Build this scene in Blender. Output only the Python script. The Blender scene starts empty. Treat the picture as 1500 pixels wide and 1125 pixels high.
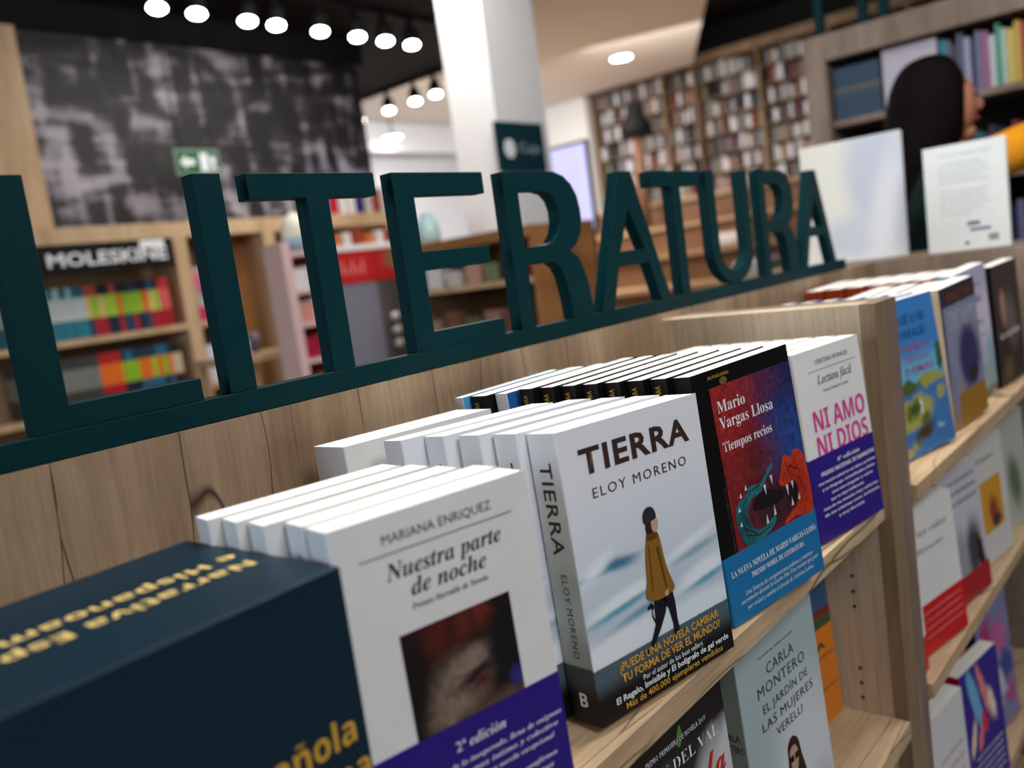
import bpy, bmesh, math, random
from mathutils import Vector, Matrix
random.seed(7)
scene = bpy.context.scene
COL = scene.collection
FLOOR = 0.98          # height of the main display shelf above the floor; everything is lifted by this at the end

# ------------------------------------------------------------------ camera, world, lights, exposure
cam_d = bpy.data.cameras.new('camera'); cam = bpy.data.objects.new('camera', cam_d); COL.objects.link(cam)
cam_d.sensor_width = 36.0; cam_d.lens = 36.0 * 1269.27 / 1500.0
cam_d.clip_start = 0.02; cam_d.clip_end = 60
RGT = Vector((0.641619, -0.754525, -0.137903)); DWN = Vector((-0.186005, 0.021365, -0.982316)); FWD = Vector((0.744128, 0.655924, -0.126637))
cam.matrix_world = Matrix(((RGT.x, -DWN.x, -FWD.x, 0.0), (RGT.y, -DWN.y, -FWD.y, -0.3553), (RGT.z, -DWN.z, -FWD.z, 0.3546), (0, 0, 0, 1)))
cam_d.dof.use_dof = True; cam_d.dof.focus_distance = 0.77; cam_d.dof.aperture_fstop = 3.6
scene.camera = cam

world = bpy.data.worlds.new('world'); scene.world = world; world.use_nodes = True
bg = world.node_tree.nodes['Background']; bg.inputs[0].default_value = (0.80, 0.87, 1.0, 1); bg.inputs[1].default_value = 0.09

def area(name, loc, target, size, power, color=(1, 1, 1), sy=None):
    d = bpy.data.lights.new(name, 'AREA'); d.energy = power; d.color = color; d.size = size
    if sy: d.shape = 'RECTANGLE'; d.size_y = sy
    o = bpy.data.objects.new(name, d); COL.objects.link(o); o.location = loc
    o.rotation_euler = (Vector(target) - Vector(loc)).to_track_quat('-Z', 'Y').to_euler()
    return o
area('ceiling_lamp_over_shelf', (1.15, 0.08, 1.75), (1.0, 0.12, 0.0), 0.5, 37, (1.0, 0.97, 0.92), 0.9)
area('front_fill', (0.2, -1.7, 1.85), (0.8, 0.0, 0.1), 0.9, 36, (0.95, 0.965, 1.0))  # unseen area light added to fill the book covers from the front
area('left_cool_light', (-2.6, 1.2, 1.0), (0.6, 0.2, 0.2), 1.4, 56, (0.85, 0.92, 1.0))  # soft bluish area light from an unseen source on the left
area('ceiling_lamp_far_left', (2.9, 2.6, 1.90), (2.7, 3.1, -1.0), 1.0, 42, (1.0, 0.95, 0.88))
area('ceiling_lamp_column', (2.3, 1.4, 1.90), (3.1, 2.2, 0.9), 0.5, 15, (1.0, 0.98, 0.96))
area('ceiling_lamp_hall', (6.3, 5.2, 2.2), (6.6, 5.6, 0), 1.5, 240, (1.0, 0.98, 0.95))
area('ceiling_lamp_far_shelves', (7.2, 3.6, 2.2), (9.0, 4.2, 1.4), 1.6, 26, (1.0, 0.95, 0.90))
area('ceiling_lamp_right', (2.1, -0.6, 1.75), (2.4, 0.4, 0.2), 0.8, 8, (1.0, 0.96, 0.92))
scene.view_settings.view_transform = 'Standard'; scene.view_settings.look = 'None'
scene.view_settings.exposure = 0.0; scene.view_settings.gamma = 1.0; scene.view_settings.use_curve_mapping = False
scene.cycles.use_denoising = True
scene.cycles.sample_clamp_indirect = 4.0

# ------------------------------------------------------------------ materials
def L(r, g, b):
    def f(v):
        v /= 255.0
        return v / 12.92 if v <= 0.04045 else ((v + 0.055) / 1.055) ** 2.4
    return (f(r), f(g), f(b), 1.0)
_mats = {}
def mat(name, col, rough=0.6, spec=0.4, emit=None, metal=0.0):
    if name in _mats: return _mats[name]
    m = bpy.data.materials.new(name); m.use_nodes = True; b = m.node_tree.nodes['Principled BSDF']
    nt = m.node_tree; n = nt.nodes; k = nt.links
    nz = n.new('ShaderNodeTexNoise'); nz.inputs['Scale'].default_value = 30; nz.inputs['Detail'].default_value = 3
    tc = n.new('ShaderNodeTexCoord'); k.new(tc.outputs['Object'], nz.inputs['Vector'])
    mx = n.new('ShaderNodeMixRGB'); mx.blend_type = 'MULTIPLY'; mx.inputs[0].default_value = 0.12; mx.inputs[1].default_value = col
    k.new(nz.outputs['Fac'], mx.inputs[2]); k.new(mx.outputs[0], b.inputs['Base Color'])
    b.inputs['Roughness'].default_value = rough; b.inputs['Specular IOR Level'].default_value = spec; b.inputs['Metallic'].default_value = metal
    if emit:
        b.inputs['Emission Color'].default_value = col; b.inputs['Emission Strength'].default_value = emit
    _mats[name] = m
    return m

def wood(name, light, dark, crack, axis='Z', scale=1.0, cracks=True, rough=0.55):
    """oak laminate: long grain streaks along an axis, thin dark cracks and knots"""
    if name in _mats: return _mats[name]
    m = bpy.data.materials.new(name); m.use_nodes = True; nt = m.node_tree; n = nt.nodes; k = nt.links; b = n['Principled BSDF']
    tc = n.new('ShaderNodeTexCoord')
    def mp(sc):
        q = n.new('ShaderNodeMapping'); q.inputs['Scale'].default_value = sc; k.new(tc.outputs['Object'], q.inputs['Vector']); return q
    ax = {'X': 0, 'Y': 1, 'Z': 2}[axis]
    def sc(a, l): v = [a * scale] * 3; v[ax] = l * scale; return v
    n0 = n.new('ShaderNodeTexNoise'); n0.inputs['Scale'].default_value = 1; n0.inputs['Detail'].default_value = 6; n0.inputs['Distortion'].default_value = 1.2
    k.new(mp(sc(9, 1.6)).outputs[0], n0.inputs['Vector'])
    n1 = n.new('ShaderNodeTexNoise'); n1.inputs['Scale'].default_value = 1; n1.inputs['Detail'].default_value = 8; n1.inputs['Roughness'].default_value = 0.7
    k.new(mp(sc(190, 9)).outputs[0], n1.inputs['Vector'])
    r0 = n.new('ShaderNodeValToRGB'); r0.color_ramp.elements[0].position = 0.32; r0.color_ramp.elements[1].position = 0.68
    r0.color_ramp.elements[0].color = dark; r0.color_ramp.elements[1].color = light
    k.new(n0.outputs['Fac'], r0.inputs[0])
    r1 = n.new('ShaderNodeValToRGB'); r1.color_ramp.elements[0].position = 0.35; r1.color_ramp.elements[1].position = 0.6
    r1.color_ramp.elements[0].color = (0.55, 0.5, 0.46, 1); r1.color_ramp.elements[1].color = (1, 1, 1, 1)
    k.new(n1.outputs['Fac'], r1.inputs[0])
    mx = n.new('ShaderNodeMixRGB'); mx.blend_type = 'MULTIPLY'; mx.inputs[0].default_value = 0.55
    k.new(r0.outputs[0], mx.inputs[1]); k.new(r1.outputs[0], mx.inputs[2]); out = mx.outputs[0]
    if cracks:
        nd = n.new('ShaderNodeTexNoise'); nd.inputs['Scale'].default_value = 1; nd.inputs['Detail'].default_value = 2
        k.new(mp(sc(8, 2.0)).outputs[0], nd.inputs['Vector'])
        ad = n.new('ShaderNodeMixRGB'); ad.blend_type = 'ADD'; ad.inputs[0].default_value = 1.0
        k.new(mp(sc(13, 1.0)).outputs[0], ad.inputs[1]); k.new(nd.outputs['Color'], ad.inputs[2])
        vo = n.new('ShaderNodeTexVoronoi'); vo.feature = 'DISTANCE_TO_EDGE'; vo.inputs['Scale'].default_value = 1.0
        k.new(ad.outputs[0], vo.inputs['Vector'])
        rc = n.new('ShaderNodeValToRGB'); rc.color_ramp.elements[0].position = 0.0; rc.color_ramp.elements[1].position = 0.010
        rc.color_ramp.elements[0].color = (0, 0, 0, 1); rc.color_ramp.elements[1].color = (1, 1, 1, 1)
        k.new(vo.outputs['Distance'], rc.inputs[0])
        nm = n.new('ShaderNodeTexNoise'); nm.inputs['Scale'].default_value = 1; k.new(mp(sc(7, 4)).outputs[0], nm.inputs['Vector'])
        rm = n.new('ShaderNodeValToRGB'); rm.color_ramp.elements[0].position = 0.40; rm.color_ramp.elements[1].position = 0.48
        rm.color_ramp.elements[0].color = (1, 1, 1, 1); rm.color_ramp.elements[1].color = (0, 0, 0, 1); k.new(nm.outputs['Fac'], rm.inputs[0])
        mm = n.new('ShaderNodeMath'); mm.operation = 'MAXIMUM'; k.new(rc.outputs[0], mm.inputs[0]); k.new(rm.outputs[0], mm.inputs[1])
        m2 = n.new('ShaderNodeMixRGB'); m2.inputs[1].default_value = crack; k.new(mm.outputs[0], m2.inputs[0]); k.new(out, m2.inputs[2]); out = m2.outputs[0]
    k.new(out, b.inputs['Base Color']); b.inputs['Roughness'].default_value = rough; b.inputs['Specular IOR Level'].default_value = 0.3
    bp = n.new('ShaderNodeBump'); bp.inputs['Strength'].default_value = 0.25; bp.inputs['Distance'].default_value = 0.001
    k.new(n1.outputs['Fac'], bp.inputs['Height']); k.new(bp.outputs[0], b.inputs['Normal'])
    _mats[name] = m
    return m

def paint(name, base, blobs, rough=0.4, noise=0.0, nscale=60, spec=0.35, mottle=0.0):
    """printed picture: soft ellipses ('e',cx,cz,rx,rz,angle,soft,colour) and horizontal zones ('z',z0,z1,soft,colour)
    in the object's own metres (x, z)"""
    if name in _mats: return _mats[name]
    m = bpy.data.materials.new(name); m.use_nodes = True; nt = m.node_tree; n = nt.nodes; k = nt.links; b = n['Principled BSDF']
    tc = n.new('ShaderNodeTexCoord'); sp = n.new('ShaderNodeSeparateXYZ')
    src = tc.outputs['Object']
    if noise:
        nz = n.new('ShaderNodeTexNoise'); nz.inputs['Scale'].default_value = nscale; nz.inputs['Detail'].default_value = 5
        k.new(src, nz.inputs['Vector'])
        sb = n.new('ShaderNodeVectorMath'); sb.operation = 'SUBTRACT'; k.new(nz.outputs['Color'], sb.inputs[0]); sb.inputs[1].default_value = (0.5, 0.5, 0.5)
        sl = n.new('ShaderNodeVectorMath'); sl.operation = 'SCALE'; k.new(sb.outputs[0], sl.inputs[0]); sl.inputs['Scale'].default_value = noise
        av = n.new('ShaderNodeVectorMath'); av.operation = 'ADD'; k.new(src, av.inputs[0]); k.new(sl.outputs[0], av.inputs[1]); src = av.outputs[0]
    k.new(src, sp.inputs[0])
    X, Z = sp.outputs['X'], sp.outputs['Z']
    def M(op, a, c):
        q = n.new('ShaderNodeMath'); q.operation = op
        for i, v in enumerate((a, c)):
            if v is None: continue
            if isinstance(v, (int, float)): q.inputs[i].default_value = v
            else: k.new(v, q.inputs[i])
        return q.outputs[0]
    cur = None
    def mixin(fac, col):
        nonlocal cur
        q = n.new('ShaderNodeMixRGB'); k.new(fac, q.inputs[0]); q.inputs[2].default_value = col
        if cur is None: q.inputs[1].default_value = base
        else: k.new(cur, q.inputs[1])
        cur = q.outputs[0]
    def smooth(v, a, c):
        q = n.new('ShaderNodeMapRange'); q.interpolation_type = 'SMOOTHSTEP'; k.new(v, q.inputs[0]); q.inputs[1].default_value = a; q.inputs[2].default_value = c; return q.outputs[0]
    for s in blobs:
        if s[0] == 'e':
            _, cx, cz, rx, rz, an, so, col = s
            dx, dz = M('SUBTRACT', X, cx), M('SUBTRACT', Z, cz); ca, sa = math.cos(an), math.sin(an)
            u = M('MULTIPLY', M('ADD', M('MULTIPLY', dx, ca), M('MULTIPLY', dz, sa)), 1 / rx)
            v = M('MULTIPLY', M('SUBTRACT', M('MULTIPLY', dz, ca), M('MULTIPLY', dx, sa)), 1 / rz)
            d = M('SQRT', M('ADD', M('MULTIPLY', u, u), M('MULTIPLY', v, v)), None)
            q = n.new('ShaderNodeMath'); q.operation = 'SUBTRACT'; q.inputs[0].default_value = 1; k.new(smooth(d, 1 - so, 1 + so), q.inputs[1])
            mixin(q.outputs[0], col)
        else:
            _, z0, z1, so, col = s
            f = M('MULTIPLY', smooth(Z, z0 - so, z0 + so), M('SUBTRACT', 1.0, smooth(Z, z1 - so, z1 + so)))
            mixin(f, col)
    if cur is not None and mottle:
        mz = n.new('ShaderNodeTexNoise'); mz.inputs['Scale'].default_value = 140; mz.inputs['Detail'].default_value = 7; mz.inputs['Roughness'].default_value = 0.7; k.new(tc.outputs['Object'], mz.inputs['Vector'])
        mr = n.new('ShaderNodeValToRGB'); mr.color_ramp.elements[0].position = 0.36; mr.color_ramp.elements[1].position = 0.62
        mr.color_ramp.elements[0].color = (0.25, 0.22, 0.25, 1); mr.color_ramp.elements[1].color = (1.25, 1.2, 1.2, 1); k.new(mz.outputs['Fac'], mr.inputs[0])
        q = n.new('ShaderNodeMixRGB'); q.blend_type = 'MULTIPLY'; q.inputs[0].default_value = mottle; k.new(cur, q.inputs[1]); k.new(mr.outputs[0], q.inputs[2]); cur = q.outputs[0]
    if cur is None: b.inputs['Base Color'].default_value = base
    else: k.new(cur, b.inputs['Base Color'])
    b.inputs['Roughness'].default_value = rough; b.inputs['Specular IOR Level'].default_value = spec
    _mats[name] = m
    return m

PAGE = None
def pagemat():
    m = bpy.data.materials.new('page_edges'); m.use_nodes = True; nt = m.node_tree; n = nt.nodes; k = nt.links; b = n['Principled BSDF']
    tc = n.new('ShaderNodeTexCoord'); mp = n.new('ShaderNodeMapping'); mp.inputs['Scale'].default_value = (6, 1500, 6); k.new(tc.outputs['Object'], mp.inputs[0])
    nz = n.new('ShaderNodeTexNoise'); nz.inputs['Scale'].default_value = 1; nz.inputs['Detail'].default_value = 2; k.new(mp.outputs[0], nz.inputs['Vector'])
    r = n.new('ShaderNodeValToRGB'); r.color_ramp.elements[0].position = 0.3; r.color_ramp.elements[1].position = 0.6
    r.color_ramp.elements[0].color = L(226, 224, 214); r.color_ramp.elements[1].color = L(247, 246, 240)
    k.new(nz.outputs['Fac'], r.inputs[0]); k.new(r.outputs[0], b.inputs['Base Color']); b.inputs['Roughness'].default_value = 0.8
    b.inputs['Specular IOR Level'].default_value = 0.1
    return m
PAGE = pagemat()
OAK_V = wood('oak_vertical', L(172, 148, 120), L(132, 108, 84), L(52, 36, 26), 'Z')
OAK_H = wood('oak_shelf', L(212, 186, 150), L(176, 148, 116), L(84, 60, 42), 'X', 1.0, True)
OAK_S = wood('oak_side', L(176, 154, 130), L(140, 118, 94), L(70, 52, 40), 'Z', 1.0, False)
OAK_G = wood('oak_grey', L(150, 132, 118), L(122, 104, 92), L(60, 50, 44), 'Z', 1.0, False)
PINE = wood('pine_fixture', L(214, 184, 148), L(186, 154, 118), L(90, 60, 40), 'Z', 0.6, False)
PINE_B = wood('brown_fixture', L(172, 122, 74), L(138, 92, 52), L(60, 40, 20), 'Y', 0.6, False)
TEAL = mat('teal_lacquer', L(2, 42, 47), 0.5, 0.08)
WHITE = mat('white_paint', L(238, 236, 234), 0.75, 0.2)
BLACK = mat('black_paint', L(14, 13, 14), 0.7, 0.2)

# ------------------------------------------------------------------ object helpers
def link(o, parent=None):
    COL.objects.link(o)
    if parent: o.parent = parent
    return o
def mobj(name, me, m, parent=None):
    o = bpy.data.objects.new(name, me)
    if m is not None and not me.materials: me.materials.append(m)
    return link(o, parent)
ORD = ['first', 'second', 'third', 'fourth', 'fifth', 'sixth', 'seventh', 'eighth', 'ninth', 'tenth', 'eleventh', 'twelfth', 'thirteenth', 'fourteenth', 'fifteenth', 'sixteenth', 'seventeenth', 'eighteenth', 'nineteenth', 'twentieth']
def nth(i):
    if i < 20: return ORD[i]
    return {2: 'twenty', 3: 'thirty', 4: 'forty'}[(i + 1) // 10] + ('-' + ORD[(i + 1) % 10 - 1] if (i + 1) % 10 else '') if (i + 1) % 10 else {3: 'thirtieth', 4: 'fortieth'}[(i + 1) // 10]
def empty(name, label=None, cat=None, group=None, loc=(0, 0, 0), rz=0):
    o = bpy.data.objects.new(name, None); o.empty_display_size = 0.02; COL.objects.link(o); o.location = loc; o.rotation_euler = (0, 0, rz)
    return tag(o, label, cat, group)
def tag(o, label=None, cat=None, group=None, kind=None):
    if label: o['label'] = label
    if cat: o['category'] = cat
    if group: o['group'] = group
    if kind: o['kind'] = kind
    return o
def frombm(bm, name='m'):
    me = bpy.data.meshes.new(name); bm.normal_update(); bm.to_mesh(me); bm.free(); return me
def bbox(bm, x0, x1, y0, y1, z0, z1, bev=0.0):
    b2 = bmesh.new(); r = bmesh.ops.create_cube(b2, size=1)
    bmesh.ops.scale(b2, vec=(x1 - x0, y1 - y0, z1 - z0), verts=b2.verts); bmesh.ops.translate(b2, vec=((x0 + x1) / 2, (y0 + y1) / 2, (z0 + z1) / 2), verts=b2.verts)
    if bev: bmesh.ops.bevel(b2, geom=b2.edges[:], offset=bev, segments=2, affect='EDGES', profile=0.5)
    me = bpy.data.meshes.new('t'); b2.to_mesh(me); b2.free(); bm.from_mesh(me); bpy.data.meshes.remove(me)
def box(name, x0, x1, y0, y1, z0, z1, m, parent=None, bev=0.0):
    bm = bmesh.new(); bbox(bm, x0, x1, y0, y1, z0, z1, bev)
    return mobj(name, frombm(bm, name), m, parent)
def boxo(name, x0, x1, y0, y1, z0, z1, m, bev=0.0):
    """top-level box with its origin at its base"""
    cx, cy = (x0 + x1) / 2, (y0 + y1) / 2
    o = box(name, x0 - cx, x1 - cx, y0 - cy, y1 - cy, 0, z1 - z0, m, None, bev); o.location = (cx, cy, z0); return o
def struct(o): o['kind'] = 'structure'; return o
def prism(pts, d0, d1, plane='XZ', holes=(), bev=0.0):
    """extruded outline; XZ outlines run along y from d0 to d1, XY outlines along z"""
    bm = bmesh.new()
    def V(p, d): return bm.verts.new((p[0], d, p[1]) if plane == 'XZ' else (p[0], p[1], d) if plane == 'XY' else (d, p[0], p[1]))
    loops = [list(pts)] + [list(h) for h in holes]
    edges = []
    for lp in loops:
        vs = [V(p, d0) for p in lp]
        for i in range(len(vs)): edges.append(bm.edges.new((vs[i], vs[(i + 1) % len(vs)])))
    r = bmesh.ops.triangle_fill(bm, use_beauty=True, use_dissolve=True, edges=edges)
    fs = bm.faces[:]
    ex = bmesh.ops.extrude_face_region(bm, geom=fs)
    vv = [e for e in ex['geom'] if isinstance(e, bmesh.types.BMVert)]
    dv = {'XZ': (0, d1 - d0, 0), 'XY': (0, 0, d1 - d0), 'YZ': (d1 - d0, 0, 0)}[plane]
    bmesh.ops.translate(bm, vec=dv, verts=vv)
    bmesh.ops.recalc_face_normals(bm, faces=bm.faces[:])
    return bm
def poly(name, pts, m, parent, y):
    """flat printed shape lying on a cover, in cover metres"""
    bm = bmesh.new(); vs = [bm.verts.new((p[0], y, p[1])) for p in pts]
    f = bm.faces.new(vs); f.normal_update()
    if f.normal.y > 0: f.normal_flip()
    bmesh.ops.triangulate(bm, faces=[f])
    return mobj(name, frombm(bm, name), m, parent)
def polys(name, lists, m, parent, y):
    bm = bmesh.new()
    for pts in lists:
        vs = [bm.verts.new((p[0], y, p[1])) for p in pts]; f = bm.faces.new(vs); f.normal_update()
        if f.normal.y > 0: f.normal_flip()
    bmesh.ops.triangulate(bm, faces=bm.faces[:])
    return mobj(name, frombm(bm, name), m, parent)
def smooth_loop(pts, n=6):
    out = []; N = len(pts)
    for i in range(N):
        p0, p1, p2, p3 = (Vector(pts[(i + j - 1) % N]) for j in range(4))
        for s in range(n):
            t = s / n
            out.append(tuple(0.5 * ((2 * p1) + (p2 - p0) * t + (2 * p0 - 5 * p1 + 4 * p2 - p3) * t * t + (3 * p1 - p0 - 3 * p2 + p3) * t ** 3)))
    return out
def copy_tree(o, parent=None):
    c = o.copy(); COL.objects.link(c); c.parent = parent
    for ch in list(o.children): copy_tree(ch, c)
    return c

# ------------------------------------------------------------------ lettering
BASE = {'serif': (0x1D400,), 'serifit': (0x1D468,), 'italic': (0x1D434,), 'script': (0x1D4D0,), 'bold': (0x1D5D4,), 'boldit': (0x1D63C,), 'thin': (0x1D5A0,)}
ACC = 'áéóúñ'
FOLD = {'á': 'a', 'é': 'e', 'í': 'i', 'ó': 'o', 'ú': 'u', 'ñ': 'n', 'Í': 'I', 'Á': 'A'}
def conv(s, font):
    if font == 'sans': return s
    b = BASE[font][0]; out = ''
    for ch in s:
        c = FOLD.get(ch, ch)
        if 'A' <= c <= 'Z': out += chr(b + ord(c) - 65)
        elif 'a' <= c <= 'z':
            q = b + 26 + ord(c) - 97
            out += '\u210E' if q == 0x1D455 else chr(q)
        else: out += ch
    return out
def rawtext(s, font, bold=0.0, spacing=1.0, res=2):
    c = bpy.data.curves.new('text', 'FONT'); c.body = conv(s, font); c.resolution_u = res; c.offset = bold; c.space_character = spacing
    o = bpy.data.objects.new('text', c); COL.objects.link(o)
    me = bpy.data.meshes.new_from_object(o); bpy.data.objects.remove(o); bpy.data.curves.remove(c)
    if font != 'sans' and res > 1 and any(ch in ACC for ch in s):
        bm = bmesh.new(); bm.from_mesh(me)
        for i, ch in enumerate(s):
            if ch not in ACC: continue
            p = rawtext(''.join(FOLD.get(q, q) for q in s[:i + 1]), font, bold, spacing, 1); g = rawtext(FOLD[ch], font, bold, spacing, 1)
            wd = max(v.co.x for v in g.vertices) - min(v.co.x for v in g.vertices); cx = max(v.co.x for v in p.vertices) - wd / 2; top = max(v.co.y for v in g.vertices) + 0.06
            if ch == 'ñ': qs = [[(cx - 0.14, top), (cx - 0.05, top + 0.07), (cx - 0.05, top + 0.13), (cx - 0.14, top + 0.06)], [(cx - 0.05, top + 0.07), (cx + 0.05, top + 0.01), (cx + 0.05, top + 0.07), (cx - 0.05, top + 0.13)], [(cx + 0.05, top + 0.01), (cx + 0.14, top + 0.07), (cx + 0.14, top + 0.13), (cx + 0.05, top + 0.07)]]
            else: qs = [[(cx - 0.04, top), (cx + 0.01, top), (cx + 0.13, top + 0.15), (cx + 0.04, top + 0.15)]]
            for q in qs: bm.faces.new([bm.verts.new((x, y, 0)) for x, y in q])
            bpy.data.meshes.remove(p); bpy.data.meshes.remove(g)
        bm.to_mesh(me); bm.free()
    return me
_cap = {}
def cap(font):
    if font not in _cap:
        me = rawtext('H', font); _cap[font] = max(v.co.y for v in me.vertices) if len(me.vertices) else 0.7; bpy.data.meshes.remove(me)
    return _cap[font]
def lettering(parent, s, x0, x1, z, ch, m, font='sans', bold=0.0, spacing=1.0, y=-0.0004, face='front', res=2, name='lettering', shear=0.0, back=False):
    """line of text from x0 to x1 on baseline z with capital height ch.
    face 'front' = on the -y side; 'spine' = on the -x side, running down, x0/x1 are heights; 'top' = rotated half a turn on the +z side"""
    me = rawtext(s, font, bold, spacing, res)
    if not len(me.vertices): return None
    a0 = min(v.co.x for v in me.vertices); a1 = max(v.co.x for v in me.vertices)
    sx = (abs(x1 - x0)) / (a1 - a0); sz = ch / cap(font)
    extra = [('á', 'é', 'í', 'ó', 'ú')]
    for v in me.vertices:
        u, w = (v.co.x - a0) * sx, v.co.y * sz
        u += shear * w
        if face == 'front': v.co = (x0 + u, y, z + w)
        elif face == 'spine': v.co = (y, z + ch - w, x0 - u)      # reads top to bottom; z is the y position of the baseline
        elif face == 'spineup': v.co = (y, z - ch + w, x0 + u)
        elif face == 'top': v.co = (x0 - u, z - w, y)
    bm = bmesh.new(); bm.from_mesh(me)
    bm.normal_update()
    want = {'front': Vector((0, -1, 0)), 'spine': Vector((-1, 0, 0)), 'spineup': Vector((-1, 0, 0)), 'top': Vector((0, 0, 1))}[face]
    for f in bm.faces:
        if f.normal.dot(want) < 0: f.normal_flip()
    bm.to_mesh(me); bm.free(); me.materials.clear(); me.materials.append(m)
    return mobj(name, me, None, parent)

# ------------------------------------------------------------------ the book
def cover_mesh(w, h, t, mats, r=0.0016, th=0.00032):
    """wrap-round paper cover: front board, spine and back board, open at top, bottom and fore edge"""
    out = [(w, 0)]
    for i in range(5):
        a = math.pi / 2 * i / 4; out.append((r - r * math.sin(a), r - r * math.cos(a)))
    for i in range(5):
        a = math.pi / 2 * i / 4; out.append((r - r * math.cos(a), t - r + r * math.sin(a)))
    out.append((w, t))
    inn = [(w, th)]
    r2 = r - th
    for i in range(5):
        a = math.pi / 2 * i / 4; inn.append((r - r2 * math.sin(a), r - r2 * math.cos(a)))
    for i in range(5):
        a = math.pi / 2 * i / 4; inn.append((r - r2 * math.cos(a), t - r + r2 * math.sin(a)))
    inn.append((w, t - th))
    N = len(out); bm = bmesh.new()
    vo = [[bm.verts.new((p[0], p[1], z)) for p in out] for z in (0, h)]; vi = [[bm.verts.new((p[0], p[1], z)) for p in inn] for z in (0, h)]
    for i in range(N - 1):
        mi = 0 if i < 3 else (1 if i < 8 else 2)
        f = bm.faces.new((vo[0][i], vo[1][i], vo[1][i + 1], vo[0][i + 1])); f.material_index = mi
        f = bm.faces.new((vi[0][i], vi[0][i + 1], vi[1][i + 1], vi[1][i])); f.material_index = mi
        for k in (0, 1):
            f = bm.faces.new((vo[k][i], vo[k][i + 1], vi[k][i + 1], vi[k][i])); f.material_index = mi
    for i in (0, N - 1):
        f = bm.faces.new((vo[0][i], vo[1][i], vi[1][i], vi[0][i])); f.material_index = 0
    bmesh.ops.recalc_face_normals(bm, faces=bm.faces[:])
    me = frombm(bm, 'cover')
    for m in mats: me.materials.append(m)
    return me
def wrap_mesh(w, z0, z1, t, o=0.0004):
    bm = bmesh.new(); pts = [(w, -o), (0.001, -o), (-o, 0.001), (-o, t - 0.001), (0.001, t + o), (w, t + o)]
    pin = [(w, 0.0), (0.0012, 0.0), (0.0, 0.0012), (0.0, t - 0.0012), (0.0012, t), (w, t)]
    a = [[bm.verts.new((p[0], p[1], z)) for p in pts] for z in (z0, z1)]; b = [[bm.verts.new((p[0], p[1], z)) for p in pin] for z in (z0, z1)]
    for i in range(len(pts) - 1):
        bm.faces.new((a[0][i], a[1][i], a[1][i + 1], a[0][i + 1]))
        bm.faces.new((b[0][i], b[0][i + 1], b[1][i + 1], b[1][i]))
        for k in (0, 1): bm.faces.new((a[k][i], a[k][i + 1], b[k][i + 1], b[k][i]))
    bmesh.ops.recalc_face_normals(bm, faces=bm.faces[:])
    return frombm(bm, 'band')
def pose(o, X, Y, Z, yaw=0.0, lean=0.0, roll=0.0, w=0.15, t=0.03):
    cy, sy = math.cos(yaw), math.sin(yaw); ex = Vector((cy, sy, 0)); n = Vector((-sy, cy, 0)); ez = Vector((0, 0, 1))
    up = ez * math.cos(lean) + n * math.sin(lean); dep = n * math.cos(lean) - ez * math.sin(lean)
    e2 = ex * math.cos(roll) + up * math.sin(roll); u2 = up * math.cos(roll) - ex * math.sin(roll)
    oz = Z + 0.0006 + t * math.sin(lean) + max(0.0, -w * math.sin(roll))
    o.matrix_world = Matrix(((e2.x, dep.x, u2.x, X), (e2.y, dep.y, u2.y, Y), (e2.z, dep.z, u2.z, oz), (0, 0, 0, 1)))
def book(label, front, spine, back, w, h, t, band=None, group=None, hard=False, cat='book'):
    root = empty('book', label, cat, group)
    c = mobj('cover', cover_mesh(w, h, t, (front, spine, back)), None, root)
    d = 0.00034
    box('page_block', 0.0008, w - 0.0010, d, t - d, 0.0004, h - 0.0003, PAGE, root)
    if band:
        z1, bm_ = band; mobj('paper_band', wrap_mesh(w + 0.0003, 0.0, z1, t), bm_, root)
    return root
INK = mat('ink_black', L(24, 20, 20), 0.6, 0.2); INKG = mat('ink_grey', L(70, 66, 66), 0.6, 0.2); INKW = mat('ink_white', L(235, 238, 240), 0.6, 0.2)
INKB = mat('ink_brown', L(58, 40, 34), 0.6, 0.2); GOLD = mat('ink_gold', L(206, 160, 60), 0.6, 0.2); PALEGOLD = mat('ink_pale_gold', L(226, 196, 120), 0.6, 0.2)
PINK = mat('ink_magenta', L(214, 60, 150), 0.6, 0.2); RED = mat('ink_red', L(205, 32, 28), 0.5, 0.3)
CREAM = mat('cover_white', L(232, 231, 228), 0.42, 0.4); BLUEW = mat('cover_cool_white', L(226, 230, 236), 0.38, 0.4)
CBLACK = mat('cover_black', L(10, 9, 10), 0.4, 0.2); NAVY = mat('band_violet_blue', L(42, 20, 128), 0.4, 0.4); BAND_B = mat('band_blue', L(18, 112, 168), 0.42, 0.4)
DARKRED = mat('band_dark_red', L(170, 16, 36), 0.4, 0.4); BRED = mat('band_red', L(206, 14, 24), 0.4, 0.4)

# ================================================================== SETTING
fl = mat('floor_tiles', L(150, 140, 128), 0.5, 0.4)
struct(boxo('floor', -4.0, 10.0, -4.0, 9.0, -FLOOR - 0.05, -FLOOR, fl))
struct(boxo('ceiling', -4.0, 10.0, -4.0, 9.0, 2.75, 2.85, BLACK))
struct(boxo('wall_far', -4.0, 10.0, 7.6, 7.7, -FLOOR, 2.75, mat('wall_grey_white', L(205, 206, 212), 0.8, 0.2)))
struct(boxo('wall_right', 9.35, 9.45, -4.0, 7.6, -FLOOR, 2.75, BLACK))
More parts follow.
